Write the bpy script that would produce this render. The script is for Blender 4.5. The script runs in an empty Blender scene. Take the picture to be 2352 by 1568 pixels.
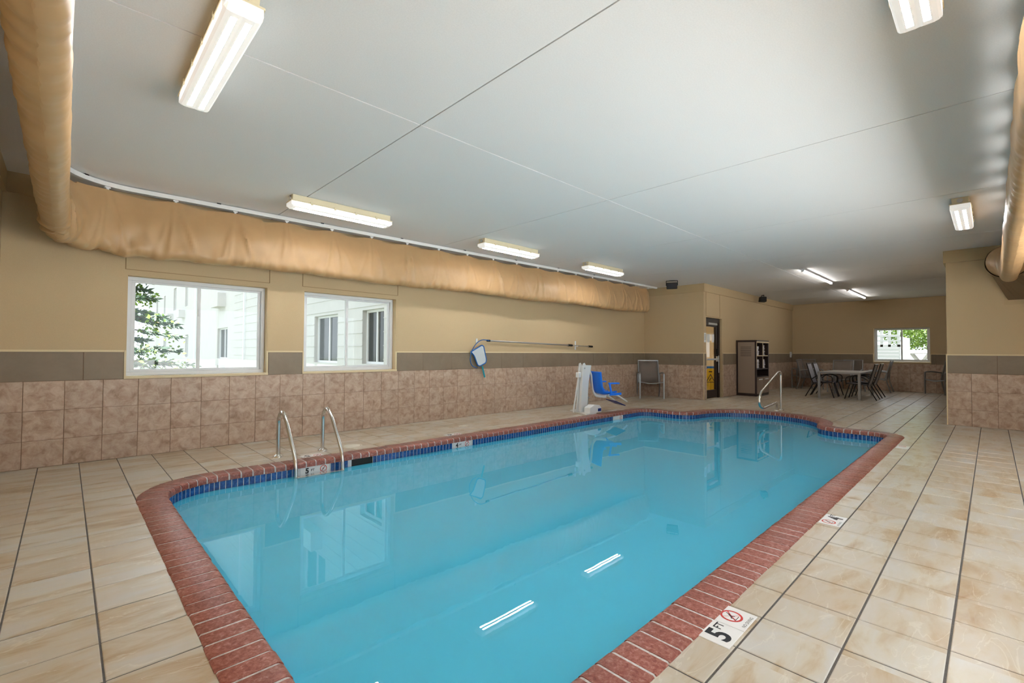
import bpy, math, random
from mathutils import Vector, Matrix
random.seed(7)
R = math.radians
sc = bpy.context.scene
COL = sc.collection

# ------------------------------------------------------------------ camera
CAM_F, CAM_YAW, CAM_PITCH, CAM_ROLL, CAM_H = 1062.8, 46.033, 1.24, 0.295, 1.2
cam_d = bpy.data.cameras.new('camera'); cam = bpy.data.objects.new('camera', cam_d); COL.objects.link(cam)
cam_d.sensor_width = 36.0; cam_d.sensor_fit = 'HORIZONTAL'; cam_d.lens = 36.0 * CAM_F / 2352
cam_d.clip_start = 0.05; cam_d.clip_end = 300
a, p, ro = R(CAM_YAW), R(CAM_PITCH), R(CAM_ROLL)
F = Vector((math.cos(a)*math.cos(p), math.sin(a)*math.cos(p), math.sin(p)))
r0 = Vector((math.sin(a), -math.cos(a), 0)); u0 = r0.cross(F)
rr = r0*math.cos(ro) + u0*math.sin(ro); uu = -r0*math.sin(ro) + u0*math.cos(ro)
M = Matrix.Identity(4)
for i in range(3):
    M[i][0], M[i][1], M[i][2] = rr[i], uu[i], -F[i]
M[2][3] = CAM_H
cam.matrix_world = M
sc.camera = cam

# ------------------------------------------------------------------ world, sun, exposure
SKY, SUN, TUBE, LENS_SIDE, LENS_BASE = 1.9, 38.0, 72.0, 1.0, 0.4
w = bpy.data.worlds.new('world'); sc.world = w; w.use_nodes = True
bg = w.node_tree.nodes['Background']; bg.inputs[0].default_value = (0.88, 0.94, 1.0, 1); bg.inputs[1].default_value = SKY
sun_d = bpy.data.lights.new('sun', 'SUN'); sun_d.energy = SUN; sun_d.angle = R(0.6); sun_d.color = (1, .972, .955)
sun = bpy.data.objects.new('sun', sun_d); COL.objects.link(sun)
sun.rotation_euler = Vector((-0.03, 0.15, -0.98)).to_track_quat('-Z', 'Y').to_euler()
sun.location = (-8, -6, 20)
vs = sc.view_settings
vs.view_transform = 'Standard'; vs.look = 'None'; vs.gamma = 1; vs.use_curve_mapping = False
vs.exposure = 0.26
cy = sc.cycles
cy.max_bounces, cy.diffuse_bounces, cy.glossy_bounces, cy.transmission_bounces, cy.transparent_max_bounces = 6, 4, 3, 2, 8
cy.adaptive_threshold = .02

# ------------------------------------------------------------------ helpers
def lin(*c):
    if len(c) == 1: c = c[0]
    return tuple((v/255/12.92 if v/255 <= .04045 else ((v/255+.055)/1.055)**2.4) for v in c) + (1,)

class MB:
    def __init__(s): s.v, s.f = [], []
    def add(s, vs, fs):
        n = len(s.v); s.v += [tuple(q) for q in vs]; s.f += [tuple(i+n for i in f) for f in fs]; return s
    def box(s, x0, x1, y0, y1, z0, z1):
        return s.add([(x0,y0,z0),(x1,y0,z0),(x1,y1,z0),(x0,y1,z0),(x0,y0,z1),(x1,y0,z1),(x1,y1,z1),(x0,y1,z1)],
              [(0,3,2,1),(4,5,6,7),(0,1,5,4),(1,2,6,5),(2,3,7,6),(3,0,4,7)])
    def quad(s, a, b, c, d): return s.add([a,b,c,d], [(0,1,2,3)])
    def prism(s, poly, axis, t0, t1):
        # poly of 2-D points, extruded along axis: 'y' -> (x,z), 'z' -> (x,y), 'x' -> (y,z)
        def P(q, t): return (q[0],t,q[1]) if axis == 'y' else ((q[0],q[1],t) if axis == 'z' else (t,q[0],q[1]))
        n = len(poly)
        A = sum(poly[i][0]*poly[(i+1)%n][1]-poly[(i+1)%n][0]*poly[i][1] for i in range(n))
        pl = list(poly) if (A > 0) != (axis == 'y') else list(poly)[::-1]
        vs = [P(q,t0) for q in pl] + [P(q,t1) for q in pl]
        fs = [tuple(range(n))[::-1], tuple(range(n,2*n))] + [(i,(i+1)%n,(i+1)%n+n,i+n) for i in range(n)]
        return s.add(vs, fs)
    def tube(s, pts, rad, n=10, caps=True, flat=None):
        pts = [Vector(q) for q in pts]; m = len(pts)
        rads = rad if isinstance(rad, (list, tuple)) else [rad]*m
        T = [(pts[min(i+1,m-1)]-pts[max(i-1,0)]).normalized() for i in range(m)]
        up = Vector((0,0,1)) if abs(T[0].z) < .9 else Vector((1,0,0))
        N = T[0].cross(up).normalized(); vs = []
        for i in range(m):
            N = (N - T[i]*N.dot(T[i])).normalized(); B = T[i].cross(N)
            for k in range(n):
                an = 2*math.pi*k/n
                vs.append(pts[i] + (N*math.cos(an)+B*math.sin(an))*rads[i])
        fs = [(i*n+k, i*n+(k+1)%n, (i+1)*n+(k+1)%n, (i+1)*n+k) for i in range(m-1) for k in range(n)]
        if caps: fs += [tuple(range(n))[::-1], tuple(range((m-1)*n, m*n))]
        return s.add(vs, fs)
    def cyl(s, c, r, h, n=20, axis='z', r2=None):
        c = Vector(c); d = {'x':Vector((1,0,0)),'y':Vector((0,1,0)),'z':Vector((0,0,1))}[axis]
        return s.tube([c, c+d*h], [r, r if r2 is None else r2], n)
    def obox(s, p0, p1, wx, wy, up=(0,0,1)):
        p0, p1 = Vector(p0), Vector(p1); t = (p1-p0).normalized(); up = Vector(up)
        if abs(t.dot(up)) > .95: up = Vector((1,0,0))
        A = t.cross(up).normalized(); B = A.cross(t)
        c = [(-1,-1),(1,-1),(1,1),(-1,1)]
        vs = [q + A*(i*wx/2) + B*(j*wy/2) for q in (p0,p1) for i,j in c]
        return s.add(vs, [(0,1,2,3),(7,6,5,4),(0,4,5,1),(1,5,6,2),(2,6,7,3),(3,7,4,0)])
    def mesh(s, name, mat, smooth=None):
        me = bpy.data.meshes.new(name); me.from_pydata(s.v, [], s.f); me.update()
        if mat: me.materials.append(mat)
        if smooth is not None:
            me.shade_smooth(); me.set_sharp_from_angle(angle=R(smooth))
        return me
    def build(s, name, mat, parent=None, smooth=None, bevel=0, loc=None):
        o = bpy.data.objects.new(name, s.mesh(name, mat, smooth)); COL.objects.link(o)
        if parent: o.parent = parent
        if loc: o.location = loc
        if bevel:
            b = o.modifiers.new('bevel', 'BEVEL'); b.width = bevel; b.segments = 2; b.limit_method = 'ANGLE'
        return o

def recalc(o):
    import bmesh
    bm = bmesh.new(); bm.from_mesh(o.data); bmesh.ops.recalc_face_normals(bm, faces=bm.faces); bm.to_mesh(o.data); bm.free()
    return o
def obj_from_mesh(name, me, parent=None, loc=None, rz=0):
    o = bpy.data.objects.new(name, me); COL.objects.link(o)
    if parent: o.parent = parent
    if loc: o.location = loc
    o.rotation_euler.z = rz
    return o
def tag(o, label=None, cat=None, group=None, kind=None):
    if label: o['label'] = label
    if cat: o['category'] = cat
    if group: o['group'] = group
    if kind: o['kind'] = kind
    return o
def thing(name, label, cat, loc=(0,0,0), rz=0, group=None, kind=None):
    o = bpy.data.objects.new(name, None); COL.objects.link(o); o.location = loc; o.rotation_euler.z = rz
    o.empty_display_size = .1
    return tag(o, label, cat, group, kind)
def copy_tree(o, parent=None):
    c = o.copy(); COL.objects.link(c)
    if parent: c.parent = parent
    for ch in list(o.children): copy_tree(ch, c)
    return c
def text_mesh(body, size, mat, bold=0, name='lettering'):
    cu = bpy.data.curves.new(name, 'FONT'); cu.body = body; cu.size = size; cu.align_x = 'CENTER'; cu.align_y = 'CENTER'
    cu.offset = bold; cu.resolution_u = 4
    t = bpy.data.objects.new(name, cu); COL.objects.link(t)
    bpy.context.view_layer.update()
    me = bpy.data.meshes.new_from_object(t.evaluated_get(bpy.context.evaluated_depsgraph_get()))
    bpy.data.objects.remove(t); me.materials.clear(); me.materials.append(mat)
    xs = [v.co.x for v in me.vertices]; yv = [v.co.y for v in me.vertices]; mx,my = (min(xs)+max(xs))/2,(min(yv)+max(yv))/2
    for v in me.vertices: v.co.x -= mx; v.co.y -= my
    return me

# ------------------------------------------------------------------ materials
class NT:
    def __init__(s, name):
        s.m = bpy.data.materials.new(name); s.m.use_nodes = True; s.t = s.m.node_tree
        s.b = s.t.nodes['Principled BSDF']; s.out = s.t.nodes['Material Output']
    def n(s, typ, **kw):
        q = s.t.nodes.new(typ)
        for k, v in kw.items():
            if k.startswith('i_'):
                key = k[2:]; key = int(key) if key.isdigit() else key.replace('_', ' ')
                q.inputs[key].default_value = v
            else: setattr(q, k, v)
        return q
    def l(s, a, b): s.t.links.new(a, b)
    def ramp(s, fac, stops):
        q = s.n('ShaderNodeValToRGB'); e = q.color_ramp.elements
        e[0].position, e[0].color = stops[0]; e[1].position, e[1].color = stops[-1]
        for pos, c in stops[1:-1]: q_ = e.new(pos); q_.color = c
        s.l(fac, q.inputs[0]); return q.outputs[0]
    def mix(s, f, a, b, mode='MIX'):
        q = s.n('ShaderNodeMix', data_type='RGBA', blend_type=mode)
        for sock, v in ((q.inputs[0], f), (q.inputs[6], a), (q.inputs[7], b)):
            if hasattr(v, 'is_linked') or hasattr(v, 'links'): s.l(v, sock)
            else: sock.default_value = v
        return q.outputs[2]
    def bump(s, h, strength, dist=.01):
        q = s.n('ShaderNodeBump'); q.inputs['Strength'].default_value = strength; q.inputs['Distance'].default_value = dist
        s.l(h, q.inputs['Height']); s.l(q.outputs[0], s.b.inputs['Normal'])

def simple(name, col, rough=.5, metal=0, noise=0, nscale=20, emit=0, bump=0, spec=None):
    t = NT(name); t.b.inputs['Roughness'].default_value = rough; t.b.inputs['Metallic'].default_value = metal
    if spec is not None: t.b.inputs['Specular IOR Level'].default_value = spec
    if noise or bump:
        tc = t.n('ShaderNodeTexCoord'); nz = t.n('ShaderNodeTexNoise', i_Scale=nscale, i_Detail=4.0)
        t.l(tc.outputs['Object'], nz.inputs[0])
        d = tuple(v*(1-noise) for v in col[:3])+(1,); e = tuple(min(1, v*(1+noise)) for v in col[:3])+(1,)
        t.l(t.ramp(nz.outputs[0], [(.3, d), (.7, e)]), t.b.inputs['Base Color'])
        if bump: t.bump(nz.outputs[0], bump)
    else: t.b.inputs['Base Color'].default_value = col
    if emit:
        t.b.inputs['Emission Color'].default_value = col; t.b.inputs['Emission Strength'].default_value = emit
    return t.m

PX, PY, OX_L, OX_R, OY = .3042, .3015, .124, 2.299-.3042*8, .135-.3015*6   # deck tile grid
def make_floor_mat():
    t = NT('slate_look_floor_tile')
    g = t.n('ShaderNodeNewGeometry'); sp = t.n('ShaderNodeSeparateXYZ'); t.l(g.outputs['Position'], sp.inputs[0])
    def cell(src, off, pitch):
        m1 = t.n('ShaderNodeMath', operation='SUBTRACT'); t.l(src, m1.inputs[0]); m1.inputs[1].default_value = off
        m2 = t.n('ShaderNodeMath', operation='DIVIDE'); t.l(m1.outputs[0], m2.inputs[0]); m2.inputs[1].default_value = pitch
        m3 = t.n('ShaderNodeMath', operation='FLOOR'); t.l(m2.outputs[0], m3.inputs[0]); return m3.outputs[0]
    cb = t.n('ShaderNodeCombineXYZ'); t.l(cell(sp.outputs[0], OX_L, PX), cb.inputs[0]); t.l(cell(sp.outputs[1], OY, PY), cb.inputs[1])
    wn = t.n('ShaderNodeTexWhiteNoise', noise_dimensions='3D'); t.l(cb.outputs[0], wn.inputs['Vector'])
    sc_ = t.n('ShaderNodeVectorMath', operation='SCALE'); t.l(wn.outputs['Color'], sc_.inputs[0]); sc_.inputs['Scale'].default_value = 37
    ad = t.n('ShaderNodeVectorMath', operation='ADD'); t.l(g.outputs['Position'], ad.inputs[0]); t.l(sc_.outputs[0], ad.inputs[1])
    mp = t.n('ShaderNodeMapping'); t.l(ad.outputs[0], mp.inputs[0]); mp.inputs['Scale'].default_value = (1.1, 3.4, 1)
    mp.inputs['Rotation'].default_value = (0, 0, R(6))
    n1 = t.n('ShaderNodeTexNoise', i_Scale=1.9, i_Detail=5.0, i_Roughness=.55, i_Distortion=.7); t.l(mp.outputs[0], n1.inputs[0])
    n2 = t.n('ShaderNodeTexNoise', i_Scale=5.0, i_Detail=6.0, i_Roughness=.6, i_Distortion=1.0); t.l(mp.outputs[0], n2.inputs[0])
    c1 = t.ramp(n1.outputs[0], [(.26, lin(160,128,88)), (.39, lin(184,164,134)), (.50, lin(200,191,174)), (.68, lin(202,200,196))])
    c2 = t.mix(t.ramp(n2.outputs[0], [(.42, (0,0,0,1)), (.66, (.3,.3,.3,1))]), c1, lin(206,204,198))
    tv = t.mix(t.ramp(wn.outputs['Value'], [(0, (.0,.0,.0,1)), (1, (.38,.38,.38,1))]), c2, lin(176,146,108))
    # thin pale veins and a fine cleft relief
    n3 = t.n('ShaderNodeTexNoise', i_Scale=1.6, i_Detail=5.0, i_Roughness=.5, i_Distortion=.8); t.l(mp.outputs[0], n3.inputs[0])
    vein = t.ramp(n3.outputs[0], [(.0, (0,0,0,1)), (.515, (0,0,0,1)), (.522, (.5,.5,.5,1)), (.53, (0,0,0,1))])
    t.l(t.mix(vein, tv, lin(222,216,202)), t.b.inputs['Base Color'])
    t.bump(n2.outputs[0], .12, .006)
    t.b.inputs['Roughness'].default_value = .3
    t.b.inputs['Specular IOR Level'].default_value = .75
    return t.m

def make_mottle(name, cols, scale, rough, bump=.1, rnd=.12, dim='Object'):
    t = NT(name); tc = t.n('ShaderNodeTexCoord'); oi = t.n('ShaderNodeObjectInfo')
    g = t.n('ShaderNodeNewGeometry')
    mul = t.n('ShaderNodeMath', operation='MULTIPLY'); t.l(oi.outputs['Random'], mul.inputs[0]); mul.inputs[1].default_value = 53.
    cb = t.n('ShaderNodeCombineXYZ'); t.l(mul.outputs[0], cb.inputs[0]); t.l(mul.outputs[0], cb.inputs[1])
    ad = t.n('ShaderNodeVectorMath', operation='ADD'); t.l(g.outputs['Position'], ad.inputs[0]); t.l(cb.outputs[0], ad.inputs[1])
    n1 = t.n('ShaderNodeTexNoise', i_Scale=scale, i_Detail=6.0, i_Roughness=.66, i_Distortion=.5); t.l(ad.outputs[0], n1.inputs[0])
    k = len(cols); col = t.ramp(n1.outputs[0], [(.3+.4*i/(k-1), c) for i, c in enumerate(cols)])
    v = t.ramp(oi.outputs['Random'], [(0, (1-rnd,)*3+(1,)), (1, (1,1,1,1))])
    t.l(t.mix(1.0, col, v, 'MULTIPLY'), t.b.inputs['Base Color'])
    t.b.inputs['Roughness'].default_value = rough
    if bump: t.bump(n1.outputs[0], bump, .004)
    return t.m

MAT = {}
MAT['floor'] = make_floor_mat()
MAT['grout'] = simple('dark_grout', lin(96,92,90), .9, noise=.15, nscale=60)
MAT['wall_tile'] = make_mottle('pink_beige_wall_tile', [lin(158,130,108), lin(184,156,134), lin(200,176,156), lin(212,192,174)], 11, .4, .06, .1)
MAT['wall_grout'] = simple('wall_grout', lin(130,104,84), .9)
MAT['band'] = make_mottle('taupe_band_tile', [lin(132,116,96), lin(144,128,108)], 3, .5, 0, .08)
MAT['brick'] = make_mottle('red_brick', [lin(116,56,44), lin(148,78,64), lin(168,106,94), lin(192,148,140)], 55, .3, .25, .2)
MAT['mortar'] = simple('pale_mortar', lin(204,202,202), .9, noise=.2, nscale=70, bump=.3)
MAT['paint'] = simple('tan_wall_paint', lin(202,178,140), .75, noise=.04, nscale=160, bump=.06)
MAT['trim'] = simple('tan_trim', lin(196,172,132), .6)
MAT['cream'] = simple('cream_trim', lin(226,208,170), .5)
MAT['lid'] = simple('ivory_lid', lin(226,220,206), .5)
MAT['joint'] = simple('shaded_joint_strip', lin(150,124,88), .8)
MAT['ceil'] = simple('ceiling_paint', lin(240,239,238), .85, noise=.03, nscale=120, bump=.05)
MAT['ceil_gap'] = simple('ceiling_joint', lin(104,104,104), .9)
MAT['plaster'] = simple('pool_plaster', lin(70,190,225), .7)
MAT['blue_tile'] = make_mottle('cobalt_glazed_tile', [lin(18,52,118), lin(32,86,160), lin(62,122,190)], 30, .15, 0, .3)
MAT['white_grout'] = simple('white_grout', lin(214,218,220), .7)
MAT['steel'] = simple('brushed_steel', (.72,.71,.69,1), .22, 1)
MAT['alu'] = simple('aluminium', (.62,.62,.62,1), .35, 1)
MAT['white'] = simple('white_plastic', lin(236,236,236), .4)
MAT['white_metal'] = simple('white_powder_coat', lin(240,240,238), .35)
MAT['vinyl'] = simple('white_vinyl_frame', lin(228,230,232), .4)
MAT['black'] = simple('black_plastic', lin(10,10,10), .6)
MAT['blue'] = simple('blue_seat_plastic', lin(0,124,250), .35)
MAT['dkblue'] = simple('dark_blue_plastic', lin(8,44,130), .4)
MAT['net_blue'] = simple('net_frame_blue', lin(26,96,170), .4)
MAT['teal'] = simple('teal_plastic', lin(30,150,170), .4)
MAT['netcloth'] = simple('pale_net_mesh', lin(206,214,218), .9)
MAT['frame_gray'] = simple('grey_chair_frame', lin(150,150,150), .35, .6)
MAT['frame_dark'] = simple('dark_chair_frame', lin(44,38,36), .3, .4)
MAT['sling'] = simple('brown_sling_fabric', lin(126,114,105), .8, noise=.1, nscale=180)
MAT['sling_light'] = simple('grey_sling_fabric', lin(178,178,186), .8, noise=.08, nscale=180)
MAT['cab_dark'] = simple('espresso_laminate', lin(48,32,28), .4)
MAT['cab_taupe'] = simple('taupe_laminate', lin(146,126,110), .45)
MAT['towel'] = simple('white_towel', lin(236,234,240), .95, noise=.05, nscale=90, bump=.4)
MAT['fabric'] = simple('tan_duct_fabric', lin(186,150,106), .42, noise=.03, nscale=8)
MAT['housing'] = simple('cream_light_housing', lin(226,214,182), .5)
MAT['door'] = simple('bronze_door_metal', lin(46,34,28), .4, .3)
MAT['yellow'] = simple('yellow_plastic', lin(236,196,20), .4)
MAT['marker'] = simple('white_marker_tile', lin(236,236,236), .3)
MAT['ink'] = simple('black_ink', lin(32,32,40), .5)
MAT['red'] = simple('red_ink', lin(206,60,54), .5)
MAT['paper'] = simple('white_paper', lin(240,240,238), .8)
MAT['duct'] = simple('brown_duct_metal', lin(120,98,72), .5)
MAT['stucco'] = simple('white_painted_brick', lin(202,201,199), .8, noise=.03, nscale=4)
MAT['concrete'] = simple('concrete_ground', lin(212,212,212), .9, noise=.04, nscale=3)
MAT['lawn'] = simple('gravel_and_lawn', lin(66,72,60), .95, noise=.2, nscale=5)
MAT['needle'] = simple('spruce_needles', lin(84,104,88), .8, noise=.35, nscale=3)
MAT['leaf'] = simple('green_leaves', lin(112,142,52), .7, noise=.3, nscale=3)
MAT['bark'] = simple('bark', lin(110,90,70), .9)
MAT['darkglass'] = simple('far_window_glass', lin(52,58,60), .12)
MAT['siding'] = simple('white_siding', lin(186,187,188), .6)
MAT['roofing'] = simple('grey_shingle', lin(110,108,116), .9)
MAT['wood_gray'] = simple('grey_slats', lin(176,172,166), .5)

def glass_mat(name, gloss=.08, tint=(1,1,1,1)):
    t = NT(name); t.t.nodes.remove(t.b)
    tr = t.n('ShaderNodeBsdfTransparent'); tr.inputs[0].default_value = tint
    gl = t.n('ShaderNodeBsdfGlossy'); gl.inputs['Roughness'].default_value = .01
    lw = t.n('ShaderNodeLayerWeight'); lw.inputs[0].default_value = .5
    pw = t.n('ShaderNodeMath', operation='POWER'); t.l(lw.outputs['Facing'], pw.inputs[0]); pw.inputs[1].default_value = 5.0
    fr = t.n('ShaderNodeMath', operation='MULTIPLY_ADD'); t.l(pw.outputs[0], fr.inputs[0]); fr.inputs[1].default_value = .9; fr.inputs[2].default_value = .03
    mx = t.n('ShaderNodeMixShader'); t.l(fr.outputs[0], mx.inputs[0]); t.l(tr.outputs[0], mx.inputs[1]); t.l(gl.outputs[0], mx.inputs[2])
    t.l(mx.outputs[0], t.out.inputs[0]); return t.m
MAT['glass'] = glass_mat('window_glass', tint=(.96,.98,.98,1))
MAT['door_glass'] = glass_mat('door_glass', tint=(.9,.93,.92,1))

def water_mat():
    # clear film: mirrors by Fresnel, lets the rest through
    t = NT('pool_water'); t.t.nodes.remove(t.b)
    g = t.n('ShaderNodeNewGeometry')
    nz = t.n('ShaderNodeTexNoise', i_Scale=2.4, i_Detail=2.0); t.l(g.outputs['Position'], nz.inputs[0])
    bp = t.n('ShaderNodeBump'); bp.inputs['Strength'].default_value = .02; bp.inputs['Distance'].default_value = .02; t.l(nz.outputs[0], bp.inputs['Height'])
    tr = t.n('ShaderNodeBsdfTransparent')
    gl = t.n('ShaderNodeBsdfGlossy'); gl.inputs['Roughness'].default_value = .0; t.l(bp.outputs[0], gl.inputs['Normal'])
    lw = t.n('ShaderNodeLayerWeight'); lw.inputs[0].default_value = .5
    pw = t.n('ShaderNodeMath', operation='POWER'); t.l(lw.outputs['Facing'], pw.inputs[0]); pw.inputs[1].default_value = 4.6
    fr = t.n('ShaderNodeMath', operation='MULTIPLY_ADD'); t.l(pw.outputs[0], fr.inputs[0]); fr.inputs[1].default_value = .96; fr.inputs[2].default_value = .035
    mx = t.n('ShaderNodeMixShader'); t.l(fr.outputs[0], mx.inputs[0]); t.l(tr.outputs[0], mx.inputs[1]); t.l(gl.outputs[0], mx.inputs[2])
    t.l(mx.outputs[0], t.out.inputs[0]); return t.m
def murk_mat():
    # slightly cloudy turquoise water under the film
    t = NT('cloudy_water'); t.t.nodes.remove(t.b)
    df = t.n('ShaderNodeBsdfDiffuse'); df.inputs[0].default_value = lin(92,210,248)
    tr = t.n('ShaderNodeBsdfTransparent'); tr.inputs[0].default_value = (.62,.9,.95,1)
    mb = t.n('ShaderNodeMixShader'); mb.inputs[0].default_value = .15
    t.l(df.outputs[0], mb.inputs[1]); t.l(tr.outputs[0], mb.inputs[2]); t.l(mb.outputs[0], t.out.inputs[0]); return t.m
MAT['murk'] = murk_mat()
MAT['water'] = water_mat()

def lens_mat(half):
    # prismatic lens: glows over the two tubes behind it (local y = across)
    t = NT('fluorescent_lens'); t.b.inputs['Base Color'].default_value = lin(236,232,222); t.b.inputs['Roughness'].default_value = .3
    tc = t.n('ShaderNodeTexCoord'); sp = t.n('ShaderNodeSeparateXYZ'); t.l(tc.outputs['Object'], sp.inputs[0])
    ab = t.n('ShaderNodeMath', operation='ABSOLUTE'); t.l(sp.outputs[1], ab.inputs[0])
    sb = t.n('ShaderNodeMath', operation='SUBTRACT'); t.l(ab.outputs[0], sb.inputs[0]); sb.inputs[1].default_value = .032
    a2 = t.n('ShaderNodeMath', operation='ABSOLUTE'); t.l(sb.outputs[0], a2.inputs[0])
    dv = t.n('ShaderNodeMath', operation='DIVIDE'); t.l(a2.outputs[0], dv.inputs[0]); dv.inputs[1].default_value = .02
    ax = t.n('ShaderNodeMath', operation='ABSOLUTE'); t.l(sp.outputs[0], ax.inputs[0])
    gx = t.n('ShaderNodeMath', operation='LESS_THAN'); t.l(ax.outputs[0], gx.inputs[0]); gx.inputs[1].default_value = half-.06
    gz = t.n('ShaderNodeMath', operation='LESS_THAN'); t.l(sp.outputs[2], gz.inputs[0]); gz.inputs[1].default_value = -.13
    st = t.n('ShaderNodeMath', operation='LESS_THAN'); t.l(dv.outputs[0], st.inputs[0]); st.inputs[1].default_value = .7
    m1 = t.n('ShaderNodeMath', operation='MULTIPLY'); t.l(st.outputs[0], m1.inputs[0]); t.l(gx.outputs[0], m1.inputs[1])
    m2 = t.n('ShaderNodeMath', operation='MULTIPLY'); t.l(m1.outputs[0], m2.inputs[0]); t.l(gz.outputs[0], m2.inputs[1])
    # the upright sides of the lens glow as well
    sd = t.n('ShaderNodeMath', operation='GREATER_THAN'); t.l(ab.outputs[0], sd.inputs[0]); sd.inputs[1].default_value = .0835
    s1 = t.n('ShaderNodeMath', operation='MULTIPLY'); t.l(sd.outputs[0], s1.inputs[0]); t.l(gx.outputs[0], s1.inputs[1])
    m3 = t.n('ShaderNodeMath', operation='MULTIPLY_ADD'); t.l(m2.outputs[0], m3.inputs[0]); m3.inputs[1].default_value = TUBE; m3.inputs[2].default_value = LENS_BASE
    m4 = t.n('ShaderNodeMath', operation='MULTIPLY_ADD'); t.l(s1.outputs[0], m4.inputs[0]); m4.inputs[1].default_value = LENS_SIDE; t.l(m3.outputs[0], m4.inputs[2])
    t.b.inputs['Emission Color'].default_value = (1, .985, .965, 1)
    t.l(m4.outputs[0], t.b.inputs['Emission Strength']); return t.m
MAT['lens'] = lens_mat(.62)
MAT['tube_far'] = simple('far_tube', (1,.97,.93,1), .5, emit=36)
MAT['panel_glow'] = simple('added_panel_diffuser', (1,.97,.93,1), .5, emit=120)

# ------------------------------------------------------------------ room constants
XN, XE, XB, XF = -.475, 11.6, 10.8, 19.1       # near wall, left wall end, block face, far wall
YL, YA, YB, YR = 6.72, 5.05, .53, -1.5        # left wall, alcove wall, block side, right wall
ZC, ZF, ZT, ZB = 2.95, 2.745, 1.172, .873     # ceiling, fascia, band top, tile top
TH = .22

# pool outline: mid-line of the coping, traversed with the water on the left
def pool_path():
    segs = []
    def line(x0,y0,x1,y1):
        L = math.hypot(x1-x0,y1-y0); segs.append((L, lambda s,x0=x0,y0=y0,dx=(x1-x0)/L,dy=(y1-y0)/L: (x0+dx*s,y0+dy*s,dy,-dx)))
    def arc(cx,cy,r,a0,a1):
        L = abs(a1-a0)*r; sg = 1 if a1 > a0 else -1
        def f(s,cx=cx,cy=cy,r=r,a0=a0,sg=sg):
            an = a0+sg*s/r; c,sn = math.cos(an),math.sin(an); return (cx+r*c,cy+r*sn,c*sg,sn*sg)
        segs.append((L,f))
    x0,x1,y0,y1 = .525,8.92,.98,5.22; rn,rf = .55,.32
    cy,cx,Rm,rho = 3.09,9.2,1.12,.3
    line(x0+rn,y0,x1-rf,y0); arc(x1-rf,y0+rf,rf,-math.pi/2,0)
    dY = math.sqrt((Rm+rho)**2-(x1+rho-cx)**2); th = math.atan2(-dY, x1+rho-cx)   # angle of fillet centre seen from bulge centre
    line(x1,y0+rf,x1,cy-dY); arc(x1+rho,cy-dY,rho,math.pi,math.pi+th)
    segs.pop(); arc(x1+rho,cy-dY,rho,math.pi,th+math.pi)
    arc(cx,cy,Rm,th,-th); arc(x1+rho,cy+dY,rho,-th-math.pi,-math.pi)
    line(x1,cy+dY,x1,y1-rf); arc(x1-rf,y1-rf,rf,0,math.pi/2)
    line(x1-rf,y1,x0+rn,y1); arc(x0+rn,y1-rn,rn,math.pi/2,math.pi)
    line(x0,y1-rn,x0,y0+rn); arc(x0+rn,y0+rn,rn,math.pi,1.5*math.pi)
    return segs
SEGS = pool_path(); PERIM = sum(s[0] for s in SEGS)
def pool_pt(s, off=0):
    s %= PERIM
    for L, f in SEGS:
        if s <= L + 1e-9:
            x,y,nx,ny = f(s); return (x+nx*off, y+ny*off)
        s -= L
    x,y,nx,ny = SEGS[-1][1](SEGS[-1][0]); return (x+nx*off, y+ny*off)
NP = 320
MIDPOLY = [pool_pt(PERIM*i/NP, 0) for i in range(NP)]
def inside(x, y, poly=MIDPOLY):
    c = False; j = len(poly)-1
    for i in range(len(poly)):
        xi,yi = poly[i]; xj,yj = poly[j]
        if (yi > y) != (yj > y) and x < (xj-xi)*(y-yi)/(yj-yi)+xi: c = not c
        j = i
    return c
def clip_out(rect):
    # the rectangle minus the pool: None when it lies in the pool, the corners when untouched
    x0,x1,y0,y1 = rect
    if x1 < .4 or x0 > 10.4 or y1 < .85 or y0 > 5.4: return [(x0,y0),(x1,y0),(x1,y1),(x0,y1)], False
    n = 8; pts = []
    cs = [(x0,y0),(x1,y0),(x1,y1),(x0,y1)]
    for k in range(4):
        p,q = cs[k],cs[(k+1)%4]
        for i in range(n): pts.append((p[0]+(q[0]-p[0])*i/n, p[1]+(q[1]-p[1])*i/n, i == 0))
    ins = [inside(q[0],q[1]) for q in pts]
    if all(ins): return None, True
    if not any(ins): return cs, False
    out = []
    for i in range(len(pts)):
        j = (i+1) % len(pts)
        if not ins[i] and (pts[i][2]): out.append(pts[i][:2])
        if ins[i] != ins[j]:
            lo,hi = (pts[i],pts[j]) if not ins[i] else (pts[j],pts[i])
            lo,hi = lo[:2],hi[:2]
            for _ in range(12):
                m = ((lo[0]+hi[0])/2,(lo[1]+hi[1])/2)
                if inside(*m): hi = m
                else: lo = m
            out.append(lo)
    return (out if len(out) > 2 else None), True

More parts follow.
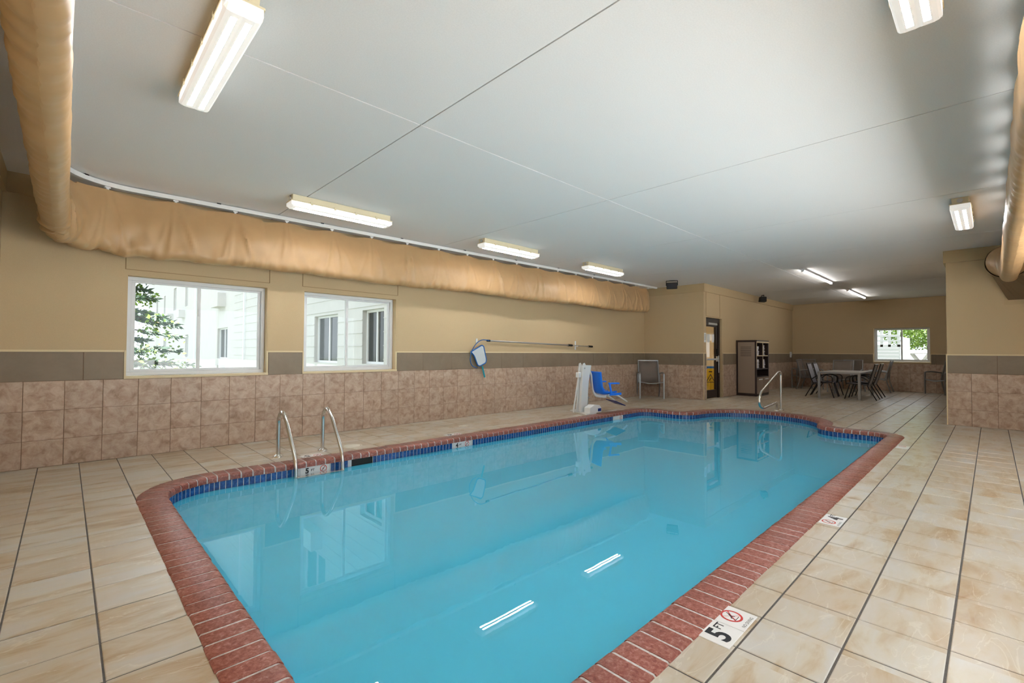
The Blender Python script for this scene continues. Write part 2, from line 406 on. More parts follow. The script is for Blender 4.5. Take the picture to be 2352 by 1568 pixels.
# ------------------------------------------------------------------ floor
def in_room(cx, cy):
    if cx > XE and cy > YA: return False
    if XB < cx < 13.6 and cy < YB: return False
    return XN < cx < XF and YR < cy < YL
slab = MB(); rects = []
ky = 0
ys = [OY+PY*k for k in range(-1, 31)]
for j in range(len(ys)-1):
    y0,y1 = ys[j],ys[j+1]
    off = OX_R if y1 < 1.1 else OX_L
    k0 = int((XN-off)//PX)-1
    for k in range(k0, k0+70):
        x0,x1 = off+PX*k, off+PX*(k+1)
        # clip to the walls
        cuts = [(max(x0,XN),min(x1,XF),max(y0,YR),min(y1,YL))]
        for (X0,X1,Y0,Y1) in cuts:
            if X1-X0 < .01 or Y1-Y0 < .01: continue
            cxm,cym = (X0+X1)/2,(Y0+Y1)/2
            if X0 < XE < X1 and Y1 > YA+.01:
                if Y0 < YA < Y1: pass
                else: X1 = XE
            if X0 >= XE-.001 and Y0 < YA < Y1: Y1 = YA
            if X0 < XB < X1 and Y0 < YB-.02: X1 = XB
            if X0 >= XB-.001 and X1 < 13.7 and Y0 < YB < Y1: Y0 = YB
            cxm,cym = (X0+X1)/2,(Y0+Y1)/2
            if X1-X0 < .01 or Y1-Y0 < .01 or not in_room(cxm,cym): continue
            rects.append((X0,X1,Y0,Y1))
slab_o = MB()
tiles = []
for rc in rects:
    poly, cut = clip_out(rc)
    if not poly: continue
    slab_o.add([(x,y,-.004) for x,y in poly], [tuple(range(len(poly)))])
    x0,x1,y0,y1 = rc; gx,gy = .0036,.0042
    poly, cut = clip_out((x0+gx,x1-gx,y0+gy,y1-gy))
    if poly: tiles.append((rc, poly, cut))
floor = slab_o.build('floor', MAT['grout']); tag(floor, kind='structure')
FV = (F.x, F.y)
def vis_score(cx, cy):
    d = cx*FV[0]+cy*FV[1]; s = cx*rr.x+cy*rr.y
    if d < .6: return 0
    u = 1062.8*s/d; v = 784+CAM_H*1062.8/d
    if abs(u) > 1300 or v > 1750: return 0
    return 1/d**3
tiles.sort(key=lambda t: -vis_score((t[0][0]+t[0][1])/2, (t[0][2]+t[0][3])/2))
def tile_geo(mb, poly, jit):
    b = .004; cx = sum(q[0] for q in poly)/len(poly); cy = sum(q[1] for q in poly)/len(poly)
    n = len(poly)
    low = [(x,y,-.006) for x,y in poly]; mid = [(x,y,-.0022+jit) for x,y in poly]
    top = []
    for x,y in poly:
        d = math.hypot(x-cx,y-cy) or 1; top.append((x-(x-cx)/d*b, y-(y-cy)/d*b, jit))
    vs = low+mid+top
    fs = [(i,(i+1)%n,(i+1)%n+n,i+n) for i in range(n)]+[(i+n,(i+1)%n+n,(i+1)%n+2*n,i+2*n) for i in range(n)]+[tuple(range(2*n,3*n))]
    mb.add(vs, fs)
rest = MB(); shared = {}
for i, (rc, poly, cut) in enumerate(tiles):
    jit = random.uniform(-.0006,.0006)
    if i < 300:
        cx,cy = (rc[0]+rc[1])/2,(rc[2]+rc[3])/2
        key = None if cut else (round(rc[1]-rc[0],3), round(rc[3]-rc[2],3))
        if key is None or key not in shared:
            mb = MB(); tile_geo(mb, [(x-cx,y-cy) for x,y in poly], 0); me = mb.mesh('floor_tile', MAT['floor'])
            if key: shared[key] = me
        else: me = shared[key]
        obj_from_mesh('floor_tile', me, floor, (cx,cy,jit))
    else: tile_geo(rest, poly, jit)
tag(rest.build('distant_floor_tiles', MAT['floor'], floor), kind='stuff')

# ------------------------------------------------------------------ walls
def wall_tiles(parent, axis, plane, sgn, u0, u1, joint, holes=(), pitch=.3005, rows=((.002,.271),(.274,.571),(.574,ZB-.002)), band=True, bj=None):
    # individual wall tiles proud of the wall: axis 'x' -> plane y=const running along x; 'y' -> plane x=const running along y
    mb_cache = {}
    def put(name, a0, a1, z0, z1, mat, t):
        segs = [(a0,a1,z0,z1)]
        for (h0,h1,hz0,hz1) in holes:
            new = []
            for (s0,s1,zz0,zz1) in segs:
                if s1 <= h0 or s0 >= h1 or zz1 <= hz0+.012 or zz0 >= hz1: new.append((s0,s1,zz0,zz1)); continue
                if s0 < h0-.01: new.append((s0,h0,zz0,zz1))
                if s1 > h1+.01: new.append((h1,s1,zz0,zz1))
            segs = new
        for (s0,s1,zz0,zz1) in segs:
            if s1-s0 < .012: continue
            key = (name, round(s1-s0,3), round(zz1-zz0,3))
            if key not in mb_cache:
                hw,hh = (s1-s0)/2,(zz1-zz0)/2; b = .003; mb = MB()
                q = [(-hw,-hh),(hw,-hh),(hw,hh),(-hw,hh)]; qi = [(-hw+b,-hh+b),(hw-b,-hh+b),(hw-b,hh-b),(-hw+b,hh-b)]
                def P(uv, d): return (uv[0], d*sgn, uv[1]) if axis == 'x' else (d*sgn, uv[0], uv[1])
                mb.add([P(x,-.002) for x in q]+[P(x,t-.002) for x in q]+[P(x,t) for x in qi],
                       [(0,1,5,4),(1,2,6,5),(2,3,7,6),(3,0,4,7),(4,5,9,8),(5,6,10,9),(6,7,11,10),(7,4,8,11),(8,9,10,11)])
                o = mb.build(name, mat); recalc(o); mb_cache[key] = o.data; bpy.data.objects.remove(o)
            c = ((s0+s1)/2, plane, (zz0+zz1)/2) if axis == 'x' else (plane, (s0+s1)/2, (zz0+zz1)/2)
            obj_from_mesh(name, mb_cache[key], parent, c)
    g = .0022
    gm = MB()
    for (za,zb_,cut) in ((0.0,ZB,lambda h: h[2] < ZB-.05),(ZB,ZT-.001,lambda h: True)):
        if za == ZB and not band: continue
        ss = [(u0,u1)]
        for h in holes:
            if cut(h): ss = [q for s0,s1 in ss for q in ((s0,min(s1,h[0])),(max(s0,h[1]),s1)) if q[1]-q[0] > .004]
        for s0,s1 in ss:
            d0,d1 = sorted((plane,plane+sgn*.0045))
            if axis == 'x': gm.box(s0,s1,d0,d1,za,zb_)
            else: gm.box(d0,d1,s0,s1,za,zb_)
    gm.build('tile_grout', MAT['wall_grout'], parent)
    k = math.floor((u0-joint)/pitch)
    while joint+k*pitch < u1:
        a0,a1 = max(u0,joint+k*pitch), min(u1,joint+(k+1)*pitch)
        if a1-a0 > .015:
            for z0,z1 in rows: put('wall_tile', a0+g, a1-g, z0, z1, MAT['wall_tile'], .008)
        k += 1
    if band:
        bp = .605; j0 = joint if bj is None else bj; k = math.floor((u0-j0)/bp)
        while j0+k*bp < u1:
            a0,a1 = max(u0,j0+k*bp), min(u1,j0+(k+1)*bp)
            if a1-a0 > .015: put('band_tile', a0+g, a1-g, ZB+.001, ZT, MAT['band'], .009)
            k += 1

def wall_mesh(name, axis, plane, out, u0, u1, openings=(), z0=-.05, z1=ZC, TH=TH):
    # a wall slab with rectangular openings; 'out' = direction of its thickness
    mb = MB(); t0,t1 = sorted((plane, plane+out*TH))
    us = sorted({u0,u1} | {v for o in openings for v in o[:2]})
    for i in range(len(us)-1):
        a0,a1 = us[i],us[i+1]; spans = [(z0,z1)]
        for o in openings:
            if o[0] <= a0+1e-6 and o[1] >= a1-1e-6:
                new = []
                for s0,s1 in spans:
                    if s0 < o[2]: new.append((s0,min(s1,o[2])))
                    if s1 > o[3]: new.append((max(s0,o[3]),s1))
                spans = new
        for s0,s1 in spans:
            if axis == 'x': mb.box(a0,a1,t0,t1,s0,s1)
            else: mb.box(t0,t1,a0,a1,s0,s1)
    o = mb.build(name, MAT['paint']); tag(o, kind='structure'); return o

W1 = (.49,1.93,.873,2.035); W2 = (2.41,3.855,.873,2.035); WB = (1.31,2.69,.91,2.02); DR = (11.745,12.77,-.06,2.105)
wall_left = wall_mesh('wall_left','x',YL,1,XN-TH,XE+TH,(W1,W2))
wall_end = wall_mesh('wall_end','y',XE,1,YA+.125,YL)
wall_alcove = wall_mesh('wall_alcove','x',YA,1,XE,XF+TH,(DR,),TH=.125)
wall_far = wall_mesh('wall_far','y',XF,1,YR-TH,YA,(WB,))
wall_near = wall_mesh('wall_near','y',XN,-1,YR-TH,YL)
WG = (.35,7.25,.08,2.45)      # glazed patio front in the right wall, where the daylight on the deck comes from
wall_right = wall_mesh('wall_right','x',YR,-1,XN,XF,(WG,))
blk = MB().box(XB,13.6,YR,YB,-.05,ZC).build('wall_block', MAT['paint']); tag(blk, kind='structure')

wall_tiles(wall_left,'x',YL,-1,XN+.01,XE-.01,.001,holes=((W1[0]-.02,W1[1]+.02,W1[2]-.01,3),(W2[0]-.02,W2[1]+.02,W2[2]-.01,3)),bj=.139)
wall_tiles(wall_end,'y',XE,-1,YA,YL-.01,5.12,bj=5.35)
wall_tiles(wall_alcove,'x',YA,-1,XE,XF-.01,11.745,holes=((DR[0],DR[1],-1,3),),bj=12.9)
wall_tiles(wall_far,'y',XF,-1,-1.0,YA-.01,1.18,holes=((WB[0]-.02,WB[1]+.02,WB[2]-.02,3),),bj=1.18)
wall_tiles(blk,'y',XB,-1,-1.35,YB,.239,bj=-.06)
wall_tiles(blk,'x',YB,1,XB,13.5,11.0,bj=11.2)

def strip(parent, name, mat, *b): return MB().box(*b).build(name, mat, parent)
# chair-rail line and fascia around the top of the walls
TRIMS = []
def trim(name, *boxes, mat=None, bevel=0):
    mb = MB()
    for b in boxes: mb.box(*b)
    return tag(mb.build(name, mat or MAT['trim'], bevel=bevel), kind='structure')
pf = .03
trim('trim_1',(XN,XE,YL-pf,YL,ZF,ZC-.001))
trim('trim_2',(XE-pf,XE,YA-pf,YL-pf,ZF,ZC-.001))
trim('trim_3',(XE,XF,YA-pf,YA,ZF,ZC-.001))
trim('trim_4',(XB-pf,XB,YR,YB+pf,ZF,ZC-.001),(XB,13.6,YB,YB+pf,ZF,ZC-.001))
trim('trim_5',(XN,XN+pf,YR,YL-pf,ZF,ZC-.001))
cr = [(XN,W1[0]-.02,YL-.014,YL,ZT,ZT+.022),(W1[1]+.02,W2[0]-.02,YL-.014,YL,ZT,ZT+.022),(W2[1]+.02,XE,YL-.014,YL,ZT,ZT+.022)]
trim('trim_6',*cr,mat=MAT['cream'])
trim('trim_7',(XE-.014,XE,YA-.014,YL-.014,ZT,ZT+.022),mat=MAT['cream'])
trim('trim_8',(XE,DR[0],YA-.014,YA,ZT,ZT+.022),(DR[1],XF,YA-.014,YA,ZT,ZT+.022),mat=MAT['cream'])
trim('trim_9',(XF-.014,XF,YR,WB[0]-.02,ZT,ZT+.022),(XF-.014,XF,WB[1]+.02,YA-.014,ZT,ZT+.022),mat=MAT['cream'])
trim('trim_10',(XB-.014,XB,YR,YB+.014,ZT,ZT+.022),(XB,13.6,YB,YB+.014,ZT,ZT+.022),mat=MAT['cream'])
# pale corner profiles of the tiled dado
trim('trim_11',(XB-.012,XB+.004,YB-.004,YB+.012,0,ZT),mat=MAT['cream'])
trim('trim_12',(XE-.012,XE+.004,YA-.012,YA+.004,0,ZT),mat=MAT['cream'])
trim('trim_13',(DR[1],DR[1]+.012,YA-.012,YA+.004,0,ZT),(DR[0]-.012,DR[0],YA-.012,YA+.004,0,ZT),mat=MAT['cream'])
# drywall joint lines above the openings
for x in (.468,1.955,2.385,3.885): strip(wall_left,'joint_strip',MAT['joint'],x-.005,x+.005,YL-.003,YL,2.10,ZF)
for x0,x1 in ((.468,1.955),(2.385,3.885)): strip(wall_left,'joint_strip',MAT['joint'],x0,x1,YL-.002,YL,2.098,2.104)
for x in (11.745,12.60): strip(wall_alcove,'joint_strip',MAT['joint'],x-.006,x+.006,YA-.003,YA,2.13,ZF)
strip(wall_alcove,'joint_strip',MAT['joint'],11.745,12.60,YA-.002,YA,2.128,2.136)

# ------------------------------------------------------------------ ceiling
cb_ = MB().box(XN-TH,XF+TH,YR-TH,YL+TH,ZC+.012,ZC+.2).build('ceiling', MAT['ceil_gap']); tag(cb_, kind='structure')
xs_ = [XN,1.95,4.475,6.95,9.45,11.95,14.45,16.95,XF]; ys_ = [YR,3.05,YL]
for i in range(len(xs_)-1):
    for j in range(2):
        g = .005
        MB().box(xs_[i]+g,xs_[i+1]-g,ys_[j]+g,ys_[j+1]-g,ZC,ZC+.0118).build('ceiling_panel', MAT['ceil'], cb_)

# ------------------------------------------------------------------ windows
def window(name, axis, plane, o, out, split):
    # horizontally sliding vinyl window set back in its reveal
    u0,u1,z0,z1 = o; root = thing(name, None, None, kind='structure')
    def bx(a0,a1,d0,d1,b0,b1):
        e0,e1 = sorted((plane+out*d0, plane+out*d1))
        return (a0,a1,e0,e1,b0,b1) if axis == 'x' else (e0,e1,a0,a1,b0,b1)
    d0,d1 = .10,.17; zf = z0+.03
    fr = MB(); w_ = .042
    for b in ((u0,u1,d0,d1,z1-w_,z1),(u0,u1,d0,d1,zf,zf+w_),(u0,u0+w_,d0,d1,zf+w_,z1-w_),(u1-w_,u1,d0,d1,zf+w_,z1-w_)): fr.box(*bx(*b))
    fr.build('frame', MAT['vinyl'], root, bevel=.004)
    sw = .036
    for k,(a0,a1,e0,e1) in enumerate(((u0+w_,split+sw/2,.115,.14),(split-sw/2,u1-w_,.142,.165))):
        sb = MB(); b0,b1 = zf+w_,z1-w_
        for b in ((a0,a1,e0,e1,b1-sw*.7,b1),(a0,a1,e0,e1,b0,b0+sw*.8),(a0,a0+sw,e0,e1,b0+sw*.8,b1-sw*.7),(a1-sw,a1,e0,e1,b0+sw*.8,b1-sw*.7)): sb.box(*bx(*b))
        s = sb.build('sash', MAT['vinyl'], root, bevel=.003)
        MB().box(*bx(a0+sw,a1-sw,(e0+e1)/2-.002,(e0+e1)/2+.002,b0+sw*.8,b1-sw*.7)).build('pane', MAT['glass'], s)
    MB().box(*bx(split-.008,split+.008,.10,.115,1.62,1.70)).build('latch', MAT['vinyl'], root)
    MB().box(*bx(u0-.02,u1+.02,-.02,.105,z0-.002,z0+.028)).build('sill', MAT['cream'], root, bevel=.004)
    tb = MB()
    tb.box(*bx(u0-.018,u0,-.012,.0,z0,ZT+.02)); tb.box(*bx(u1,u1+.018,-.012,.0,z0,ZT+.02))
    tb.build('edge_trim', MAT['cream'], root)
    return root
window('window_1','x',YL,W1,1,1.185)
window('window_2','x',YL,W2,1,3.085)
window('window_3','y',XF,WB,1,1.99)
gf = thing('window_4',None,None,kind='structure')
mb = MB().box(WG[0],WG[1],YR-.14,YR-.06,WG[2],WG[2]+.08).box(WG[0],WG[1],YR-.14,YR-.06,WG[3]-.06,WG[3])
nG = 5
for k in range(nG+1):
    xg = WG[0]+(WG[1]-WG[0])*k/nG; xa = min(max(xg-.035,WG[0]),WG[1]-.07); mb.box(xa,xa+.07,YR-.14,YR-.06,WG[2]+.08,WG[3]-.06)
mb.build('frame', MAT['vinyl'], gf)
for k in range(nG):
    x0g = WG[0]+(WG[1]-WG[0])*k/nG; x1g = WG[0]+(WG[1]-WG[0])*(k+1)/nG
    MB().box(x0g+.04,x1g-.04,YR-.102,YR-.098,WG[2]+.08,WG[3]-.06).build('pane', MAT['glass'], gf)

# ------------------------------------------------------------------ swimming pool
pool = thing('swimming_pool','rectangular swimming pool with curved far end, brick coping and blue waterline tiles','pool',(4.7,3.1,0))
def at_pool(o):
    o.parent = pool; o.matrix_parent_inverse = Matrix.Translation((-4.7,-3.1,0)); return o
ZW = -.115
IN, OUT = -.104, .104       # offsets of coping nose and coping back from the mid-line
def coping_profile(dn=0., dt=0.):
    pr = [(OUT-dn,-.03),(OUT-dn,.002-dt),(OUT-dn-.006,.007-dt)]
    for k in range(5):
        an = math.pi/2*k/4; r_ = .026
        pr.append((IN+dn+r_-r_*math.sin(an), .007-dt-r_+r_*math.cos(an)))
    pr += [(IN+dn,-.052),(IN+dn+.04,-.052)]
    return pr
NB = round(PERIM/.1032); pitch = PERIM/NB; prof = coping_profile(); m_ = len(prof)
bvis = 0
for i in range(NB):
    s0,s1 = i*pitch+.0068, (i+1)*pitch-.0068
    c = pool_pt((s0+s1)/2); mb = MB(); vs_ = []
    dz = random.uniform(-.0015,.0015); do = random.uniform(-.002,.002)
    steps = [s0,(s0+s1)/2,s1]
    for s in steps:
        for (o_,z) in prof:
            q = pool_pt(s,o_+do); vs_.append((q[0]-c[0],q[1]-c[1],z+dz))
    n = m_
    fs = [(k*n+j,(k+1)*n+j,(k+1)*n+j+1,k*n+j+1) for k in range(2) for j in range(n-1)]
    fs += [tuple(range(n)), tuple(range(2*n,3*n))[::-1]]
    mb.add(vs_,fs)
    o = mb.build('coping_brick', MAT['brick'], loc=(c[0],c[1],0), smooth=40); recalc(o); at_pool(o)
# mortar bed under and between the bricks
def sweep(prof, n, name, mat, s0=0, s1=None, closed=True, smooth=None):
    s1 = PERIM if s1 is None else s1; mb = MB(); k = len(prof)
    cnt = n if closed else n+1
    for i in range(cnt):
        s = s0+(s1-s0)*i/n
        for (o_,z) in prof: q = pool_pt(s,o_); mb.v.append((q[0],q[1],z))
    for i in range(n):
        i2 = (i+1)%cnt
        for j in range(k-1): mb.f.append((i*k+j,i2*k+j,i2*k+j+1,i*k+j+1))
    return mb.build(name, mat, smooth=smooth)
at_pool(recalc(sweep(coping_profile(.004,.0022), 420, 'mortar', MAT['mortar'], smooth=40)))
WO = IN+.018     # pool wall offset (the nose overhangs it)
# skimmer mouth on the wall by the ladder: find path position of a point on the left side
def s_of(x, y):
    best = min(range(4000), key=lambda i: (pool_pt(PERIM*i/4000)[0]-x)**2+(pool_pt(PERIM*i/4000)[1]-y)**2); return PERIM*best/4000
def s_left(x): return s_of(x, 5.22)
gap_list = []      # (s0,s1,kind) stretches of the tile band taken by markers and the skimmer
sk0,sk1 = s_left(2.655), s_left(2.395)
mk = [(s_left(2.135),s_left(1.823),'5'),(s_left(4.145),s_left(3.838),'4'),(s_left(8.02),s_left(7.71),'3')]
gaps = [(sk0,sk1)]+[(q[0],q[1]) for q in mk]
ZW0,ZW1 = -.138,-.053
at_pool(recalc(sweep([(WO-.0018,-.04),(WO-.0018,-.139)], 420, 'tile_grout', MAT['white_grout'])))
basin_prof = [(WO+.001,-.136),(WO+.001,-1.25),(WO-.15,-1.42),(WO-.3,-1.45)]
bas = sweep(basin_prof, 420, 'basin', MAT['plaster'], smooth=50)
nb = 420
bas_me = bas.data
import bmesh
bm = bmesh.new(); bm.from_mesh(bas_me); bm.verts.ensure_lookup_table()
bm.faces.new([bm.verts[i*4+3] for i in range(nb)]); bmesh.ops.recalc_face_normals(bm, faces=bm.faces)
bm.to_mesh(bas_me); bm.free(); at_pool(bas)
# waterline tiles
NTI = round(PERIM/.0508); tp = PERIM/NTI; cand = []
for i in range(NTI):
    s0,s1 = i*tp+.003,(i+1)*tp-.003; sm = (s0+s1)/2
    if any(g0-.004 < s0 and s1 < g1+.004 or (s0 < g0 < s1) or (s0 < g1 < s1) for g0,g1 in gaps): continue
    q = pool_pt(sm,WO); q2 = pool_pt(sm,WO+.1); nx,ny = q[0]-q2[0],q[1]-q2[1]     # towards the water
    face = (-q[0])*nx+(-q[1])*ny
    d = math.hypot(*q); u = (q[0]*rr.x+q[1]*rr.y)/max(.1,(q[0]*FV[0]+q[1]*FV[1]))
    cand.append((-(face/d)/d**2 if face > 0 and abs(u) < 1.15 else 1, s0, s1))
cand.sort()
def wl_tile(mb, s0, s1, c=(0,0)):
    p0,p1 = pool_pt(s0,WO+.001),pool_pt(s1,WO+.001); f0,f1 = pool_pt(s0,WO-.003),pool_pt(s1,WO-.003)
    e = .0015; g0,g1 = pool_pt(s0+e,WO-.0042),pool_pt(s1-e,WO-.0042)
    V = lambda q,z: (q[0]-c[0],q[1]-c[1],z)
    mb.add([V(p0,ZW0),V(p1,ZW0),V(p1,ZW1),V(p0,ZW1),V(f0,ZW0),V(f1,ZW0),V(f1,ZW1),V(f0,ZW1),V(g0,ZW0+e),V(g1,ZW0+e),V(g1,ZW1-e),V(g0,ZW1-e)],
           [(0,1,5,4),(1,2,6,5),(2,3,7,6),(3,0,4,7),(4,5,9,8),(5,6,10,9),(6,7,11,10),(7,4,8,11),(8,9,10,11)])
rest = MB()
for i,(sc_,s0,s1) in enumerate(cand):
    if i < 300:
        c = pool_pt((s0+s1)/2,WO); mb = MB(); wl_tile(mb,s0,s1,c)
        at_pool(recalc(mb.build('waterline_tile', MAT['blue_tile'], loc=(c[0],c[1],0))))
    else: wl_tile(rest,s0,s1)
tag(at_pool(recalc(rest.build('remaining_waterline_tiles', MAT['blue_tile']))), kind='stuff')
# skimmer mouth: flat black plate, the shade of the recess put into its colour
mb = MB(); A = pool_pt(sk0,WO-.001); B = pool_pt(sk1,WO-.001)
yw = A[1]
mb.box(min(A[0],B[0]),max(A[0],B[0]),yw-.001,yw+.003,-.14,-.052)
at_pool(mb.build('skimmer_opening', MAT['black']))
# water
water = MB(); nw = 420
for i in range(nw):
    q = pool_pt(PERIM*i/nw, WO-.0006); water.v.append((q[0],q[1],ZW))
water.f.append(tuple(range(nw)))
wo = water.build('pool_water', MAT['water']); body = MB().add([(x,y,ZW-.016) for x,y,z in water.v], water.f).build('cloudy_water', MAT['murk'], wo); tag(wo,'still turquoise water filling the swimming pool','water')
# main drains on the pool floor
for x,y in ((4.4,2.9),(3.2,2.6)):
    o = MB().cyl((x,y,-1.449),.12,.012,20).build('main_drain', MAT['dkblue']); at_pool(o)

# ------------------------------------------------------------------ depth markers
def no_diving(parent, mats_loc, size, M4, name='no_diving_symbol'):
    mb = MB(); n = 28; r1,r2 = size,size*.80
    for k in range(n):
        a0,a1 = 2*math.pi*k/n,2*math.pi*(k+1)/n
        mb.quad((r1*math.cos(a0),r1*math.sin(a0),0),(r1*math.cos(a1),r1*math.sin(a1),0),(r2*math.cos(a1),r2*math.sin(a1),0),(r2*math.cos(a0),r2*math.sin(a0),0))
    for sg in (1,-1):
        dx,dy = math.cos(R(45))*r2*1.02, sg*math.sin(R(45))*r2*1.02; wx,wy = -dy/r2*.055*size, dx/r2*.055*size
        if sg == -1: wx,wy = wx*.4,wy*.4
        mb.quad((-dx-wx,-dy-wy,0),(dx-wx,dy-wy,0),(dx+wx,dy+wy,0),(-dx+wx,-dy+wy,0))
    ring = mb.build(name, MAT['red'], parent); ring.matrix_local = M4
    fg = MB()      # diving figure: head, body, arms and legs as flat strokes
    def st(x0,y0,x1,y1,w_):
        L = math.hypot(x1-x0,y1-y0); nx,ny = -(y1-y0)/L*w_*size,(x1-x0)/L*w_*size; S = size
        fg.quad((x0*S-nx,y0*S-ny,0),(x1*S-nx,y1*S-ny,0),(x1*S+nx,y1*S+ny,0),(x0*S+nx,y0*S+ny,0))
    st(-.1,.02,.2,.36,.075); st(-.1,.02,-.42,-.2,.055); st(.2,.36,.3,.62,.05); st(-.1,.05,.12,-.28,.05); st(-.42,-.2,-.3,-.5,.04); st(-.55,-.56,.35,-.56,.03)
    f = fg.build('diver', MAT['ink'], parent); M5 = M4.copy(); M5.translation = M4.translation + M4.to_3x3()@Vector((0,0,.0003)); f.matrix_local = M5
def deck_marker(x0,x1,y0,y1,num,label,rot,num_first=True,group=None,small=False):
    # two square halves along x; rot = reading direction of the writing
    root = thing('depth_marker',label,'sign',((x0+x1)/2,(y0+y1)/2,0),0,group)
    L = x1-x0; h = (y1-y0)/2; zt = .0035
    halves = [(-L/2+.001,-.0012),(.0012,L/2-.001)]
    tl = []
    for a0,a1 in halves: tl.append(MB().box(a0,a1,-h,h,-.004,zt).build('tile', MAT['marker'], root, bevel=.002))
    cn = [(-L/4),(L/4)]; ni,di = (0,1) if num_first else (1,0)
    s = min(L/2,2*h)
    Rz = Matrix.Rotation(rot,4,'Z')
    def lay(me, name, cx, cy, z=zt+.0004, mat=None):
        o = obj_from_mesh(name, me, root); v = Rz@Vector((cx,cy,0)); o.matrix_local = Matrix.Translation((v.x,v.y,z))@Rz; return o
    # writing coords before rotation: +x reading direction, +y up
    def local(cx): v = Rz.inverted()@Vector((cx,0,0)); return v.x,v.y
    lx,ly = local(cn[ni])
    if num:
        lay(text_mesh(num, s*.98, MAT['ink'], .004), 'number', lx-.12*s, ly-.02*s)
        lay(text_mesh('FT', s*.34, MAT['ink'], .0008), 'unit', lx+.36*s, ly+.17*s)
    lx,ly = local(cn[di]); v = Rz@Vector((lx,ly+.1*s,0))
    no_diving(root,None,s*.34,Matrix.Translation((v.x,v.y,zt+.0004))@Rz)
    if not small: lay(text_mesh('NO DIVING', s*.145, MAT['ink'], 0), 'caption', lx, ly-.40*s)
    return root
HALF = math.pi
deck_marker(1.952,2.284,.752,.892,'5','white 5 FT depth marker with red no diving symbol beside the straight brick coping',0.0+math.pi*0,True)
deck_marker(3.862,4.112,.742,.870,'4','smaller white 4 FT depth marker with no diving symbol in the beige deck',0.0,False)
deck_marker(7.62,7.84,.742,.866,'','plain worn white marker set in the deck where the coping curves round',0.0,True,small=True)
deck_marker(1.92,2.16,5.335,5.46,'5','white 5 FT depth marker on the deck between the ladder rails',HALF,True,small=True)
deck_marker(3.91,4.16,5.335,5.46,'4','white 4 FT depth marker on the deck near the small round lid',HALF,True,small=True)
deck_marker(7.95,8.4,5.335,5.46,'','white depth marker on the deck beside the pool lift',HALF,True,small=True)
for s0,s1,num in mk:
    A = pool_pt(s0,WO-.005); B = pool_pt(s1,WO-.005); xa,xb = B[0],A[0]; L = xb-xa
    root = thing('depth_marker',{'5':'white 5 FT tile marker on the pool wall between the ladder rails','4':'white 4 FT tile marker on the pool wall among blue tiles','3':'white tile marker on the pool wall in front of the pool lift'}[num],'sign',((xa+xb)/2,A[1],-.09))
    MB().box(-L/2,L/2,-.001,.0026,-.046,.036).build('tile', MAT['marker'], root)
    RX = Matrix.Rotation(R(90),4,'X')
    for me,x,nm in ((text_mesh(num,.075,MAT['ink'],.004),-.085,'number'),(text_mesh('FT',.036,MAT['ink'],.0008),-.025,'unit')):
        if num == '3': continue
        o = obj_from_mesh(nm, me, root); o.matrix_local = Matrix.Translation((x,-.0016,-.004))@RX
    no_diving(root,None,.038,Matrix.Translation((.09,-.0016,-.006))@RX)

# round lids in the deck
for (x,y,r_,lb) in ((2.62,5.61,.125,'large round cream skimmer lid in the deck behind the ladder'),(4.62,5.91,.078,'small round cream lid in the deck near the tiled wall')):
    root = thing('deck_lid',lb,'lid',(x,y,0))
    MB().tube([(0,0,-.003),(0,0,.004),(0,0,.005)],[r_,r_,r_-.004],32).build('cover', MAT['lid'], root, smooth=30)
    o = MB(); 
    for k in range(32):
        a0,a1 = 2*math.pi*k/32,2*math.pi*(k+1)/32; q = .86*r_; q2 = .82*r_
        o.quad((q*math.cos(a0),q*math.sin(a0),.0054),(q*math.cos(a1),q*math.sin(a1),.0054),(q2*math.cos(a1),q2*math.sin(a1),.0054),(q2*math.cos(a0),q2*math.sin(a0),.0054))
    o.build('ring_groove', MAT['joint'], root)

# ------------------------------------------------------------------ steel rails
def smooth_path(pts, rad, n=6):
    pts = [Vector(q) for q in pts]; out = [pts[0]]
    for i in range(1,len(pts)-1):
        p_,c,q = pts[i-1],pts[i],pts[i+1]; r_ = rad[i-1] if isinstance(rad,(list,tuple)) else rad
        d0,d1 = (p_-c),(q-c); r_ = min(r_, d0.length*.49, d1.length*.49)
        A = c+d0.normalized()*r_; B = c+d1.normalized()*r_
        for k in range(n+1):
            t = k/n; out.append(A*(1-t)**2+c*2*t*(1-t)+B*t*t)
    out.append(pts[-1]); return out
lad = thing('pool_ladder','stainless steel pool ladder with two curved grab rails at the pool edge','ladder',(2.0,5.6,0))
for x in (-.25,.25):
    pth = smooth_path([(x,.01,.0),(x,.01,.44),(x,-.10,.53),(x,-.24,.44),(x,-.545,.06),(x,-.56,-.2),(x,-.56,-1.0)],[.14,.12,.14,.12,.06],6)
    rl = MB().tube(pth,.0215,14).build('grab_rail', MAT['steel'], lad, smooth=40)
    MB().tube([(x,.01,0),(x,.01,.012),(x,.01,.03)],[.056,.052,.026],24).build('flange', MAT['steel'], rl, smooth=30)
for z in (-.128,-.42,-.72):
    MB().box(-.25,.25,-.61,-.53,z-.014,z+.014).build('step', MAT['steel'], lad, bevel=.005)
hr = thing('pool_handrail','bent stainless steel handrail leaning out over the curved pool end','handrail',(10.75,3.1,0))
pth = smooth_path([(.13,0,0),(.13,0,.80),(-.04,0,.80),(-1.12,0,.43),(-1.2,0,.20),(-.98,0,.12),(-.14,0,.175),(-.12,0,0)],[.09,.06,.14,.14,.10,.06],6)
# one continuous tube: up, over, down the slope and back along the bottom
MB().tube(pth,.0235,14).build('rail', MAT['steel'], hr, smooth=40)
for x in (.13,-.12): MB().tube([(x,0,0),(x,0,.012),(x,0,.024)],[.06,.056,.028],22).build('flange', MAT['steel'], hr, smooth=30)

